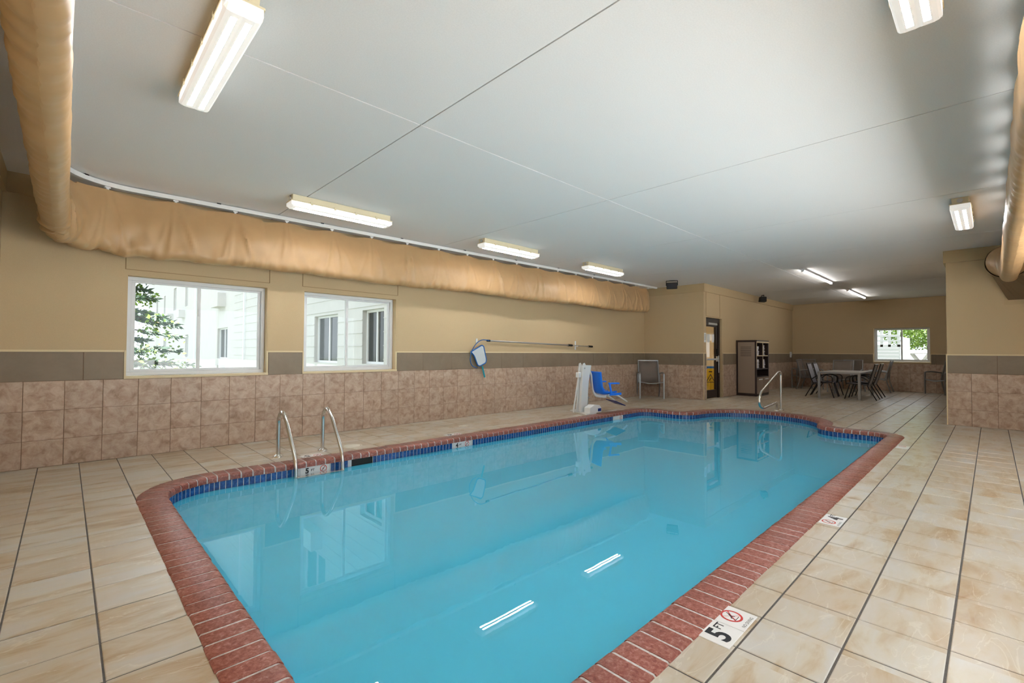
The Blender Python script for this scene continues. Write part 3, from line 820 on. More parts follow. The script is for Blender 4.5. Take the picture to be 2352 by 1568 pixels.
# ------------------------------------------------------------------ fluorescent fixtures
def fixture(label, cx, cy, along):
    L = .625
    root = thing('ceiling_light',label,'light',(cx,cy,ZC),0 if along == 'x' else R(90),'wraparound fluorescent ceiling lights')
    hs = MB().prism([(-.072,0),(.072,0),(.066,-.07),(-.066,-.07)],'x',-L+.02,L-.02).build('housing', MAT['housing'], root, bevel=.004)
    MB().prism([(-.088,-.066),(.088,-.066),(.09,-.078),(-.09,-.078)],'x',-L,L).build('rim', MAT['housing'], root, bevel=.002)
    ln = MB(); secs = []
    for x,k,zb in ((-L+.004,1,-.078),(-L+.004,1,-.092),(-L+.035,.86,-.118),(L-.035,.86,-.118),(L-.004,1,-.092),(L-.004,1,-.078)):
        secs.append([(x,-.085*k,zb),(x,.085*k,zb)])
    prof = [(-.0845,-.078),(-.0845,-.122),(-.072,-.136),(-.052,-.14),(-.012,-.14),(0,-.1385),(.012,-.14),(.052,-.14),(.072,-.136),(.0845,-.122),(.0845,-.078)]
    rows = []
    for x,sz in ((-L+.003,0),(-L+.03,1),(L-.03,1),(L-.003,0)):
        rows.append([(x,y*(1 if sz else .97),z if sz else max(z,-.116)) for y,z in prof])
    n = len(prof)
    for r_ in rows: ln.v += r_
    for i in range(3):
        for j in range(n-1): ln.f.append((i*n+j,i*n+j+1,(i+1)*n+j+1,(i+1)*n+j))
    ln.f.append(tuple(range(n))); ln.f.append(tuple(range(3*n,4*n))[::-1])
    recalc(ln.build('lens', MAT['lens'], root))
    for sx in (-1,1):
        MB().cyl((sx*(L-.02),0,-.036),.026,sx*.012,18,'x').build('knockout_plug', MAT['alu'], root)
    for x in (-.4,-.13,.13,.4):
        for sy in (-1,1):
            MB().box(x-.012,x+.012,sy*.088-.006,sy*.088+.006,-.09,-.058).build('clip', MAT['housing'], root)
    return root
fixture('wraparound ceiling light set crosswise by the bend of the fabric duct',.59,3.09,'y')
fixture('wraparound ceiling light above the pool ladder, beside the left wall duct',2.40,5.47,'x')
fixture('wraparound ceiling light above the net hanging on the wall',5.22,5.47,'x')
fixture('wraparound ceiling light above the white and blue pool lift',7.86,5.47,'x')
fixture('wraparound ceiling light above the depth marker reading 5 FT',2.41,.228,'x')
fixture('wraparound ceiling light above the deck before the projecting wall block',7.78,.228,'x')
for k,(x0,x1,lb) in enumerate(((10.98,13.5,'bare strip light above the curved end of the pool'),(15.3,17.8,'bare strip light above the patio table'))):
    root = thing('strip_light',lb,'light',((x0+x1)/2,2.71,ZC),0,'bare ceiling strip lights')
    h = (x1-x0)/2
    MB().box(-h,h,-.035,.035,-.03,0).build('housing', MAT['white'], root, bevel=.004)
    MB().tube([(-h+.04,0,-.045),(h-.04,0,-.045)],.014,12).build('tube', MAT['tube_far'], root, smooth=40)
    for sx in (-1,1): MB().box(sx*(h-.03)-.015,sx*(h-.03)+.015,-.025,.025,-.062,-.028).build('lamp_holder', MAT['white'], root)

# ------------------------------------------------------------------ fabric duct on its ceiling track
class Path2:
    def __init__(s): s.g = []; s.L = 0
    def line(s, x0,y0,x1,y1):
        L = math.hypot(x1-x0,y1-y0); s.g.append((s.L,L,lambda t,a=(x0,y0),d=((x1-x0)/L,(y1-y0)/L): (a[0]+d[0]*t,a[1]+d[1]*t,d[0],d[1]),False)); s.L += L
    def arc(s, cx,cy,r,a0,a1):
        L = abs(a1-a0)*r; sg = 1 if a1 > a0 else -1
        def f(t): an = a0+sg*t/r; return (cx+r*math.cos(an),cy+r*math.sin(an),-sg*math.sin(an),sg*math.cos(an))
        s.g.append((s.L,L,f,True)); s.L += L
    def at(s, t):
        for (o,L,f,b) in s.g:
            if t <= o+L+1e-9: return f(t-o)+(b,)
        o,L,f,b = s.g[-1]; return f(L)+(b,)
DP = Path2(); XD, YD = -.09, -.185
DP.line(10.38,YD,.43,YD); DP.arc(.43,YD+.52,.52,-math.pi/2,-math.pi); DP.line(XD,YD+.52,XD,5.84)
DP.arc(XD+.58,5.84,.58,math.pi,math.pi/2); DP.line(XD+.58,6.42,10.95,6.22)
b0 = DP.g[3][0]; b1 = b0+DP.g[3][1]
HS = .592; HOOK0 = (b1+.38) % HS
def sstep(a_, b_, x): x = max(0,min(1,(x-a_)/(b_-a_))); return x*x*(3-2*x)
rnd_h = [random.uniform(.5,1.3) for _ in range(200)]
def duct_section(s, nv=18):
    x,y,tx,ty,_ = DP.at(s); nx,ny = -ty,tx       # left of travel
    calm = 1 if s > b0-.3 else .25      # the run seen from below hangs smooth
    ph = (s-HOOK0)/HS; k = round(ph); dx = (ph-k)*HS; am = rnd_h[k%200]
    bend = max(0,1-max(0,b0-.15-s)/.3) if s < b0 else (1 if s < b1+.15 else max(0,1-(s-b1-.15)/.5))
    endf = sstep(0,.16,DP.L-s); m = sstep(.75,.12,s) if s < .75 else 0
    m = 1-sstep(.10,.75,s)
    sag = .034*(1-math.cos(2*math.pi*ph))/2*am
    zt = 2.865-sag; zb = 2.215+.012*math.sin(2.1*s)+.006*math.sin(9*s)+.016*bend*math.sin(19*s)
    left,right = [],[]
    for i in range(nv+1):
        v = 1-(1-i/nv)**1.6; z = zt+(zb-zt)*v
        h = .010+.076*sstep(0,.58,v)
        if v > .86: h *= math.sqrt(max(0,1-((v-.86)/.14)**2))
        cre = 0
        for q_ in range(4):
            sg = 1 if q_ % 2 else -1; sl = (.10,.17,.27,.30)[q_]*rnd_h[(k*5+q_)%200]
            lx = sg*(.012+sl*v); wd = .010+.016*v
            cre += .042*calm*rnd_h[(k*3+q_)%200]*math.exp(-((dx-lx)/wd)**2)*math.sin(math.pi*min(1,v*1.02+.02))*(1 if q_ < 2 else v)
        cre += calm*.03*math.exp(-((v-.97)/.12)**2)*math.sin(31*s+5*math.sin(3*s))**3
        wob = calm*(.009*math.sin(3.3*s+2.2*v)*v+.007*math.sin(11*s+5*v+1)*math.sin(math.pi*v)+.004*math.sin(23*s-8*v)*v)
        cr2 = bend*(.014*math.sin(26*s+6*v)+.011*math.sin(41*s-9*v)*v+.012*math.sin(15*s+9*v*v))
        seam = .006*math.exp(-((dx-.03)/.008)**2) if k % 8 == 2 else 0
        d1 = h+cre+seam+cr2*v; d2 = h+cre*.6+cr2*v*.6
        if m > 0:      # near the collar the sleeve opens to a round mouth
            an = math.pi*v; d1 = d1*(1-m)+.235*math.sin(an)*m; d2 = d2*(1-m)+.235*math.sin(an)*m; z = z*(1-m)+(2.62+.235*math.cos(an))*m
        d1 = d1*(.35+.65*endf); d2 = d2*(.35+.65*endf)
        zz = z if endf >= 1 else (z-2.5)*(.75+.25*endf)+2.5
        left.append((x+nx*(d1+wob),y+ny*(d1+wob),zz)); right.append((x-nx*(d2-wob),y-ny*(d2-wob),zz))
    return left+right[::-1]
duct = thing('fabric_duct','long tan fabric air duct hanging deflated from a white track around the pool','air duct',(XD,5.84,2.2))
def under(o, root):
    o.parent = root; o.matrix_parent_inverse = Matrix.Translation(-Vector(root.location)); return o
mb = MB(); NS = 1500; q = None
for i in range(NS+1):
    sec = duct_section(DP.L*i/NS); mb.v += sec; q = len(sec)
mb.f = [(i*q+j,i*q+(j+1)%q,(i+1)*q+(j+1)%q,(i+1)*q+j) for i in range(NS) for j in range(q)]
mb.f += [tuple(range(q))[::-1], tuple(range(NS*q,(NS+1)*q))]
slv = recalc(mb.build('sleeve', MAT['fabric'], smooth=60)); under(slv, duct)
k = 0
while HOOK0+k*HS < DP.L:
    s = HOOK0+k*HS; x,y,tx,ty,_ = DP.at(s)
    if s > .4:
        o = MB().box(-.024,.024,-.012,.012,.018,.031).box(-.012,.012,-.008,.008,-.012,.02).build('hook', MAT['white'], loc=(x,y,2.862)); o.rotation_euler.z = math.atan2(ty,tx); under(o, duct)
    k += 1
# round collar at the wall block
track = thing('duct_track','white metal track on the ceiling that carries the fabric duct','track',(XD,5.84,2.9))
mb = MB(); NS2 = 260
for i in range(NS2+1):
    x,y,tx,ty,_ = DP.at(.5+(DP.L+.25-.5)*i/NS2) if i < NS2 else (11.35,6.212,1,-.019,False)
    nx,ny = -ty,tx
    for o_,z in ((-.026,2.895),(.026,2.895),(.026,2.941),(-.026,2.941)): mb.v.append((x+nx*o_,y+ny*o_,z))
mb.f = [(i*4+j,i*4+(j+1)%4,(i+1)*4+(j+1)%4,(i+1)*4+j) for i in range(NS2) for j in range(4)]+[(3,2,1,0),tuple(range(NS2*4,NS2*4+4))]
under(recalc(mb.build('rail', MAT['white_metal'])), track)
s = .9
while s < DP.L:
    x,y,tx,ty,_ = DP.at(s)
    o = MB().box(-.02,.02,-.03,.03,-.002,.009).build('bracket', MAT['black'], loc=(x,y,2.94)); o.rotation_euler.z = math.atan2(ty,tx); under(o, track); s += 1.22
# sheet-metal transition where the duct leaves the wall block
tr_ = thing('duct_transition','brown sheet metal duct transition coming out of the projecting wall','duct fitting',(XB,-.5,2.3))
mb = MB(); n = 32; cx_,cz_ = YD,2.62
ring1 = [(10.42,cx_+.25*math.cos(2*math.pi*k/n),cz_+.25*math.sin(2*math.pi*k/n)) for k in range(n)]
rect = []
for k in range(n):
    an = 2*math.pi*k/n; c_,s_ = math.cos(an),math.sin(an); f_ = 1/max(abs(c_),abs(s_)); rect.append((XB-.002,-.48+.29*c_*f_,2.39+.33*s_*f_))
mb.v = ring1+rect; mb.f = [(k,(k+1)%n,(k+1)%n+n,k+n) for k in range(n)]
under(recalc(mb.build('hopper', MAT['duct'])), tr_)
under(MB().tube([(10.36,cx_,cz_),(10.43,cx_,cz_)],[.252,.252],32,caps=False).build('collar', MAT['fabric'], smooth=40), tr_)
cas = MB()
for b in ((-.81,-.15,1.99,2.04),(-.81,-.15,2.735,2.744),(-.81,-.77,2.04,2.735),(-.19,-.15,2.04,2.735)): cas.box(XB-.016,XB-.001,b[0],b[1],b[2],b[3])
under(cas.build('casing', MAT['trim']), tr_)

# ------------------------------------------------------------------ pool lift
lift = thing('pool_lift','white pool lift with a blue seat standing at the pool edge','pool lift',(7.35,5.6,0))
def lp(mb, name, mat, bevel=.004, smooth=None): return mb.build(name, mat, lift, bevel=bevel, smooth=smooth)
lp(MB().prism([(-.24,-.265),(.08,-.265),(.36,.36),(.04,.36)],'z',.0,.022),'base_plate',MAT['white_metal'])
col = MB().prism([(-.15,.03),(.04,.03),(.07,.20),(.11,.62),(.19,.90),(.19,.935),(.02,.94),(-.02,.985),(-.06,.97),(-.075,.90),(-.11,.5)],'y',-.06,-.035)
lp(col,'side_plate',MAT['white_metal'])
lp(MB().prism([(-.15,.03),(.04,.03),(.07,.20),(.11,.62),(.19,.90),(.19,.935),(.02,.94),(-.02,.985),(-.06,.97),(-.075,.90),(-.11,.5)],'y',.035,.06),'side_plate',MAT['white_metal'])
lp(MB().obox((-.09,0,.03),(-.01,0,.92),.05,.05),'mast',MAT['white_metal'])
lp(MB().tube([(.15,0,.16),(.09,0,.80)],.02,12),'actuator',MAT['alu'],0,40)
lp(MB().obox((-.20,.08,.02),(-.06,.03,.90),.02,.03,(0,1,0)),'rear_strut',MAT['white_metal'])
foot = MB().prism([(-.12,.02),(.26,.02),(.26,.10),(.20,.16),(.02,.18),(-.12,.13)],'y',-.262,-.12)
ft = lp(foot,'motor_housing',MAT['white_metal'],.01)
MB().box(.135,.235,-.268,-.262,.045,.10).build('label_plate', MAT['dkblue'], ft)
for x,z in ((-.03,.88),(.02,.08),(.16,.12),(.10,.30)): MB().cyl((x,-.072,z),.016,.014,12,'y').build('bolt', MAT['alu'], lift)
# swing arm under the seat
arm = smooth_path([(.06,.0,.84),(.16,.0,.74),(.18,.0,.60),(.22,.0,.42),(.30,-.03,.32),(.46,-.10,.31),(.60,-.18,.31)],.08,5)
lp(MB().tube([(x,y+.06,z) for x,y,z in arm],[.028]*len(arm),8),'swing_arm',MAT['white_metal'],0,50)
# moulded blue seat: curved shell swept across its width
prof = [(.215,.80),(.225,.79),(.25,.66),(.285,.52),(.33,.42),(.40,.375),(.55,.36),(.75,.365),(.92,.375)]
th = [(.02)]*len(prof)
sh = MB(); ny_ = 10
for j in range(ny_+1):
    yy = -.24+.48*j/ny_; cup = .05*(abs(yy)/.24)**3
    for i,(x,z) in enumerate(prof): sh.v.append((x+ (cup if i < 5 else 0), yy, z+(cup if i >= 4 else 0)))
m0 = len(prof)
for j in range(ny_):
    for i in range(m0-1): sh.f.append((j*m0+i,j*m0+i+1,(j+1)*m0+i+1,(j+1)*m0+i))
seat = sh.build('seat_shell', MAT['blue'], lift, smooth=60); SEAT_PARTS = [seat]
so = seat.modifiers.new('solid','SOLIDIFY'); so.thickness = .03; so.offset = 0
for sy in (-1,1):
    ar = MB().obox((.56,sy*.255,.585),(1.0,sy*.255,.585),.045,.03)
    o = ar.build('armrest', MAT['blue'], lift, bevel=.008); SEAT_PARTS.append(o)
    MB().obox((.60,sy*.255,.59),(.68,sy*.255,.37),.03,.055).build('armrest_post', MAT['blue'], o, bevel=.006)
    MB().prism([(.60,.345),(1.08,.355),(1.09,.40),(.62,.39)],'y',sy*.255-.015,sy*.255+.015).build('seat_rim', MAT['blue'], o, bevel=.006)
fr = smooth_path([(.62,-.15,.32),(.95,-.15,.31),(1.34,-.15,.14)],.12,5)
fo = MB().tube(fr,.018,10).build('footrest_bar', MAT['white_metal'], lift, smooth=50); SEAT_PARTS.append(lift.children[-1])
fr = smooth_path([(.62,.15,.32),(.95,.15,.31),(1.34,.15,.14)],.12,5)
MB().tube(fr,.018,10).build('footrest_bar', MAT['white_metal'], lift, smooth=50); SEAT_PARTS.append(lift.children[-1])
MB().prism([(.93,.215),(1.34,.125),(1.345,.14),(.935,.232)],'y',-.2,.2).build('footplate', MAT['dkblue'], lift, bevel=.01); SEAT_PARTS.append(bpy.data.objects['footplate'])
for o in SEAT_PARTS:
    c_ = Vector((.22,-.02,0)); Rz_ = Matrix.Rotation(R(-28),4,'Z'); o.matrix_local = Matrix.Translation(c_+Vector((.07,-.05,0)))@Rz_@Matrix.Diagonal((.52,1.08,1,1))@Matrix.Translation(-c_)@o.matrix_local
# control pod and battery on the mast
MB().box(-.17,-.09,-.03,.05,.70,.80).build('battery', MAT['white'], lift, bevel=.01)

# ------------------------------------------------------------------ chairs
def slab_sheet(prof, w0, w1, cup, mat, name, parent, thick=.006):
    mb = MB(); n = 6; m = len(prof)
    for j in range(n+1):
        t = -1+2*j/n; yy = (w0 if False else 1)*t
        for i,(x,z) in enumerate(prof):
            w_ = w0+(w1-w0)*i/(m-1); c = cup*(1-t*t)
            mb.v.append((x-c*.5, yy*w_, z-c*.7))
    for j in range(n):
        for i in range(m-1): mb.f.append((j*m+i,j*m+i+1,(j+1)*m+i+1,(j+1)*m+i))
    o = mb.build(name, mat, parent, smooth=60); s_ = o.modifiers.new('solid','SOLIDIFY'); s_.thickness = thick; s_.offset = 0; return o
def armchair(label, x, y, rz, group):
    t = thing('armchair',label,'chair',(x,y,0),rz,group); fm = MAT['frame_gray']
    slab_sheet([(.26,.425),(.12,.41),(-.05,.395),(-.20,.385)],.255,.25,.03,MAT['sling'],'seat',t)
    slab_sheet([(-.21,.40),(-.255,.55),(-.31,.76),(-.355,.965)],.25,.245,.025,MAT['sling'],'backrest',t)
    for s in (-1,1):
        MB().obox((.27,s*.30,0),(.27,s*.30,.635),.034,.034).build('leg', fm, t, bevel=.004)
        MB().tube(smooth_path([(-.36,s*.29,0),(-.25,s*.29,.36),(-.27,s*.29,.62)],.12,4),.018,8).build('leg', fm, t, smooth=50)
        MB().tube(smooth_path([(.275,s*.30,.60),(.25,s*.30,.655),(.05,s*.30,.665),(-.28,s*.29,.62)],.05,5),.019,8).build('armrest', fm, t, smooth=50)
        MB().obox((.27,s*.265,.42),(-.21,s*.262,.385),.03,.024).build('seat_rail', fm, t)
        MB().obox((-.20,s*.262,.36),(-.362,s*.258,.98),.03,.026,(0,1,0)).build('back_post', fm, t)
    MB().tube(smooth_path([(.265,-.30,.43),(.27,0,.375),(.265,.30,.43)],.25,8),.014,8).build('front_rail', fm, t, smooth=50)
    MB().obox((-.355,-.26,.975),(-.355,.26,.975),.022,.022).build('top_rail', fm, t)
    return t
def set_tree(t, label, x, y, rz): t['label'] = label; t.location = (x,y,0); t.rotation_euler.z = rz
ar0 = armchair('grey framed brown sling armchair standing in the corner behind the pool lift',11.14,6.28,math.atan2(-.62,-.78),'grey framed sling armchairs')
for lb,x,y,rz in (
    ('brown sling armchair backed into the far corner by the towel cabinet side',18.52,4.55,math.pi),
    ('sling armchair turned side on between the far corner and the patio table',17.75,4.15,-math.pi/2),
    ('brown sling armchair facing the far end of the patio table',17.3,3.25,math.pi),
    ('brown sling armchair against the far wall beside the window',18.62,3.22,math.pi),
    ('sling armchair under the far window, seen from its side',18.36,2.50,math.pi/2),
    ('sling armchair by the far wall beyond the projecting wall block',18.62,1.0,R(140))):
    set_tree(copy_tree(ar0), lb, x, y, rz)
def tube_chair(label, x, y, rz, group):
    t = thing('patio_chair',label,'chair',(x,y,0),rz,group); fm = MAT['frame_dark']
    slab_sheet([(.27,.415),(.24,.43),(.10,.40),(-.08,.375),(-.18,.385)],.235,.225,.02,MAT['sling_light'],'seat',t)
    slab_sheet([(-.185,.39),(-.22,.50),(-.27,.70),(-.325,.90)],.225,.215,.02,MAT['sling_light'],'backrest',t)
    for s in (-1,1):
        MB().tube([(-.17,s*.235,.36),(-.36,s*.245,0)],.0125,8).build('leg', fm, t, smooth=50)
        MB().tube([(.20,s*.25,.38),(.31,s*.255,0)],.0125,8).build('leg', fm, t, smooth=50)
        MB().tube(smooth_path([(.27,s*.25,.38),(.29,s*.27,.56),(.16,s*.285,.61),(-.06,s*.28,.60),(-.22,s*.24,.47)],.1,5),.0125,8).build('armrest', fm, t, smooth=50)
        MB().tube([(.27,s*.24,.41),(.10,s*.238,.395),(-.18,s*.232,.38)],.012,8).build('seat_rail', fm, t, smooth=50)
        MB().tube([(-.17,s*.232,.36),(-.22,s*.228,.50),(-.33,s*.22,.915)],.013,8).build('back_post', fm, t, smooth=50)
    MB().tube([(-.17,-.23,.345),(-.17,.23,.345)],.0115,8).build('stretcher', fm, t, smooth=50)
    MB().tube([(-.33,-.22,.912),(-.33,.22,.912)],.011,8).build('top_rail', fm, t, smooth=50)
    return t
tc0 = tube_chair('dark framed grey sling chair, cabinet side of the patio table, nearer the pool',15.10,3.26,-math.pi/2,'dark framed chairs at the patio table')
for lb,x,y,rz in (('dark framed grey sling chair, cabinet side of the patio table, nearer the far wall',15.78,3.27,-math.pi/2),
    ('dark framed chair, window side of the patio table, nearer the pool',15.08,2.40,math.pi/2),
    ('dark framed chair, window side of the patio table, nearer the far wall',15.95,2.40,math.pi/2)):
    set_tree(copy_tree(tc0), lb, x, y, rz)

# ------------------------------------------------------------------ patio table
tb = thing('patio_table','grey slatted rectangular patio table with square legs','table',(15.58,2.81,0))
hx,hy = .93,.47
for sx in (-1,1):
    for sy in (-1,1): MB().box(sx*(hx-.03)-.03,sx*(hx-.03)+.03,sy*(hy-.03)-.03,sy*(hy-.03)+.03,0,.665).build('leg', MAT['frame_gray'], tb, bevel=.004)
for sy in (-1,1): MB().box(-hx,hx,sy*(hy-.02)-.02,sy*(hy-.02)+.02,.655,.70).build('frame_rail', MAT['frame_gray'], tb, bevel=.003)
for sx in (-1,1): MB().box(sx*(hx-.02)-.02,sx*(hx-.02)+.02,-hy+.04,hy-.04,.655,.70).build('frame_rail', MAT['frame_gray'], tb, bevel=.003)
ns = 14; sw = (2*hx-.08)/ns
for k in range(ns): MB().box(-hx+.04+k*sw+.006,-hx+.04+(k+1)*sw-.006,-hy+.04,hy-.04,.682,.699).build('slat', MAT['wood_gray'], tb)

# ------------------------------------------------------------------ towel cabinet
X0,X1,Y0,Y1,Hc = 13.70,14.69,4.50,5.035,1.55
cab = thing('towel_cabinet','dark framed taupe towel cabinet with open shelves and low doors','cabinet',((X0+X1)/2,(Y0+Y1)/2,0))
wx,wy = (X1-X0)/2,(Y1-Y0)/2
def cp(name, mat, *b, bevel=.003, parent=None): return MB().box(*b).build(name, mat, parent or cab, bevel=bevel)
cp('base',MAT['cab_dark'],-wx,wx,-wy,wy,0,.06); cp('top',MAT['cab_dark'],-wx-.01,wx+.01,-wy-.01,wy,Hc-.04,Hc)
cp('side',MAT['cab_dark'],-wx,-wx+.03,-wy,wy,.06,Hc-.04); cp('side',MAT['cab_dark'],wx-.03,wx,-wy,wy,.06,Hc-.04)
cp('back_panel',MAT['cab_dark'],-wx+.03,wx-.03,wy-.02,wy,.06,Hc-.04)
sp = cp('side_panel',MAT['cab_taupe'],-wx-.012,-wx,-wy+.045,wy-.05,.075,Hc-.055)
for k in range(6): MB().box(-wx-.016,-wx-.011,-wy+.13,wy-.12,Hc-.20-.048*k,Hc-.188-.048*k).build('louvre', MAT['cab_dark'], sp)
cp('header_rail',MAT['cream'],-wx,wx,-wy-.012,-wy,Hc-.075,Hc-.03)
cp('divider',MAT['cab_dark'],-.012,.012,-wy,wy-.02,.76,Hc-.04); cp('edge_strip',MAT['cream'],-.012,.012,-wy-.008,-wy-.001,.76,Hc-.076,bevel=0)
cp('edge_strip',MAT['cream'],-wx,-wx+.02,-wy-.006,-wy,.78,Hc-.07); cp('edge_strip',MAT['cab_dark'],wx-.06,wx,-wy-.006,-wy,.06,Hc-.07)
for z,mt in ((1.115,'cream'),(.745,'cab_dark'),(.53,'cab_dark')): cp('shelf',MAT[mt],-wx+.03,wx-.03,-wy,wy-.02,z-.012,z+.012)
for s in (-1,1):
    d = cp('door',MAT['cab_taupe'],min(s*.01,s*(wx-.03)),max(s*.01,s*(wx-.03)),-wy-.018,-wy,.07,.52)
    c = s*wx/2; MB().box(c-.13,c+.13,-wy-.034,-wy-.018,.445,.475).build('handle', MAT['white'], d, bevel=.004)
tw0 = None
for (xc,zs,n) in ((-.25,1.128,6),(.23,1.128,7),(-.25,.758,6),(.23,.758,6)):
    for k in range(n):
        if tw0 is None:
            pr = [(-.10,.0),(.08,.0),(.10,.01),(.105,.021),(.10,.032),(.08,.042),(-.10,.042)]
            o = MB().prism([(y,z) for y,z in [(-.14,.021),(-.135,.006),(-.12,.0),(.14,.0),(.14,.042),(-.12,.042),(-.135,.036)]],'x',-.165,.165).build('folded_towel', MAT['towel'], bevel=.006)
            tw0 = o
        else: o = tw0.copy(); COL.objects.link(o)
        o.location = ((X0+X1)/2+xc+random.uniform(-.012,.012),(Y0+Y1)/2-.06+random.uniform(-.01,.01),zs+k*.0425)
        o.rotation_euler.z = random.uniform(-.04,.04)
        tag(o,'folded white towel in the %s stack on the %s cabinet shelf' % ('louvred side' if xc < 0 else 'far side','upper' if zs > 1 else 'middle'),'towel','folded towels in the cabinet')

# ------------------------------------------------------------------ glazed door in the alcove wall
door = thing('door_1',None,None,kind='structure'); yd = YA+.05
MB().box(DR[0],DR[0]+.05,yd,yd+.12,0,2.1).box(DR[1]-.15,DR[1]-.05,yd,yd+.12,0,2.1).box(DR[0]+.05,DR[1]-.15,yd,yd+.12,2.0,2.1).build('frame', MAT['door'], door)
MB().box(DR[1]-.05,DR[1],YA+.002,YA+.10,0,2.104).build('jamb', MAT['trim'], door)
lx0,lx1 = DR[0]+.055,DR[1]-.155
lf = MB().box(lx0,lx0+.10,yd+.02,yd+.065,.01,1.99).box(lx1-.10,lx1,yd+.02,yd+.065,.01,1.99).box(lx0+.1,lx1-.1,yd+.02,yd+.065,1.88,1.99).box(lx0+.1,lx1-.1,yd+.02,yd+.065,.01,.22).build('leaf', MAT['door'], door)
MB().box(lx0+.1,lx1-.1,yd+.04,yd+.046,.22,1.88).build('pane', MAT['door_glass'], lf)
MB().box(lx0+.04,lx1-.04,yd-.045,yd-.012,1.0,1.045).box(lx1-.10,lx1-.03,yd-.02,yd+.02,.96,1.10).build('push_bar', MAT['alu'], lf, bevel=.004)
MB().box(lx1-.09,lx1-.02,yd-.025,yd+.02,1.16,1.30).build('lock_case', MAT['black'], lf, bevel=.006)
MB().tube([(lx1-.055,yd-.035,.66),(lx1-.055,yd-.035,1.12)],.012,8).build('pull_handle', MAT['alu'], lf, smooth=50)
MB().box(lx0+.12,lx1-.15,yd-.045,yd+.015,1.92,1.975).build('closer', MAT['alu'], lf, bevel=.004)
for x0,x1,lb in ((12.0,12.16,'white paper notice on the door glass, hinge side'),(12.30,12.42,'white paper notice on the door glass, lock side')):
    tag(MB().box(x0,x1,yd+.034,yd+.0385,1.47,1.68).build('paper_notice', MAT['paper']), lb, 'notice')
tag(MB().box(11.615,11.742,YA-.004,YA-.001,1.46,1.70).build('paper_notice', MAT['paper']), 'white paper notice on the wall strip beside the dark door', 'notice')
pn = bpy.data.objects['paper_notice.002']
for k in range(7): MB().box(11.632,11.725,YA-.0046,YA-.004,1.655-.022*k,1.661-.022*k).build('printed_line', MAT['ink'], pn)
# small lit room behind the door
yv0 = YA+.126
vest = MB().box(XE+TH,15.6,7.0,7.1,-.05,2.6).box(15.5,15.6,yv0,7.0,-.05,2.6).box(XE+TH,15.6,yv0,7.1,2.6,2.7)
tag(vest.build('wall_vestibule', MAT['paint']), kind='structure')
tag(MB().box(XE+TH,15.6,YA+.001,7.1,-.06,-.002).build('floor_vestibule', MAT['floor']), kind='structure')
vl = thing('strip_light','unseen square lamp added to light the room behind the glazed door','light',(13.3,6.1,2.6))  # unseen panel lamp, added so the room shows lit through the glass
MB().box(-.2,.2,-.2,.2,-.03,0).build('housing', MAT['white'], vl); MB().box(-.18,.18,-.18,.18,-.036,-.03).build('diffuser', MAT['panel_glow'], vl)
# yellow wet floor sign behind the glass
ws = thing('wet_floor_sign','yellow folding wet floor sign standing behind the glazed door','floor sign',(13.0,5.47,0),R(-67))
for s in (-1,1):
    pts = [(-.15,0),(.15,0),(.11,.72),(.08,.77),(-.08,.77),(-.11,.72)]
    b = MB().prism(pts,'y',-.008,.008).build('board', MAT['yellow'], ws, bevel=.005)
    b.rotation_euler.x = s*R(-11)*-1; b.location = (0,s*.13,0)
    if s == -1:
        tri = MB(); A_,B_,C_ = (-.11,.38),(.11,.38),(0,.60)
        for p0,p1 in ((A_,B_),(B_,C_),(C_,A_)): tri.obox((p0[0],-.010,p0[1]),(p1[0],-.010,p1[1]),.004,.016,(0,0,1))
        tri.build('triangle', MAT['ink'], b)
        MB().box(-.045,.045,-.012,-.008,.66,.72).build('handle_slot', MAT['ink'], b)
        MB().tube([(-.03,-.010,.42),(.0,-.010,.48),(.03,-.010,.50)],.01,6).build('falling_figure', MAT['ink'], b)
bk = thing('mop_bucket','blue bucket behind the yellow wet floor sign','bucket',(13.5,5.66,0))
MB().tube([(0,0,0),(0,0,.02),(0,0,.78),(0,0,.80)],[.16,.17,.22,.23],20,caps=True).build('tub', MAT['blue'], bk, smooth=40)

# ------------------------------------------------------------------ skimmer pole and leaf net on the left wall
yp = YL-.055
tag(MB().box(5.535,5.575,YL-.012,YL,1.36,1.44).tube([(5.555,YL-.01,1.375),(5.555,YL-.075,1.372),(5.555,YL-.08,1.40)],.007,6).build('wall_hook', MAT['white']),'white wall hook holding the bent end of the skimmer pole','hook')
tag(MB().box(8.50,8.54,YL-.012,YL,1.25,1.45).tube([(8.52,YL-.01,1.325),(8.52,YL-.075,1.32),(8.52,YL-.08,1.35)],.007,6).build('wall_hook', MAT['white']),'white wall hook holding the thin end of the skimmer pole','hook')
pole = thing('skimmer_pole','long telescopic aluminium pole hung along the left wall','pole',(5.82,yp,1.40))
MB().tube([(0,0,.004),(2.40,0,-.05)],.016,12).build('outer_tube', MAT['alu'], pole, smooth=40)
MB().tube([(2.38,0,-.05),(2.52,0,-.053)],.025,12).build('collar', MAT['black'], pole, smooth=40)
MB().tube([(2.5,0,-.053),(3.2,0,-.07)],.011,12).build('inner_tube', MAT['alu'], pole, smooth=40)
MB().tube([(3.15,0,-.068),(3.29,0,-.072)],.022,12).build('grip', MAT['black'], pole, smooth=40)
MB().tube([(-.05,0,.005),(.02,0,.003)],.020,12).build('tip', MAT['black'], pole, smooth=40)
net = thing('leaf_net','blue framed leaf skimmer net with teal handle hanging on the left wall','net',(5.54,yp-.02,1.1))
def nl(q): return (q[0]-5.54, q[2] if len(q) > 2 else 0, q[1]-1.1)
fp = [(5.36,1.19),(5.62,1.315),(5.665,1.30),(5.735,1.05),(5.725,.985),(5.58,.925),(5.525,.94),(5.44,1.12)]
pth = smooth_path([nl(q) for q in fp]+[nl(fp[0])],.04,4)
MB().tube(pth,.012,8).build('net_frame', MAT['net_blue'], net, smooth=50)
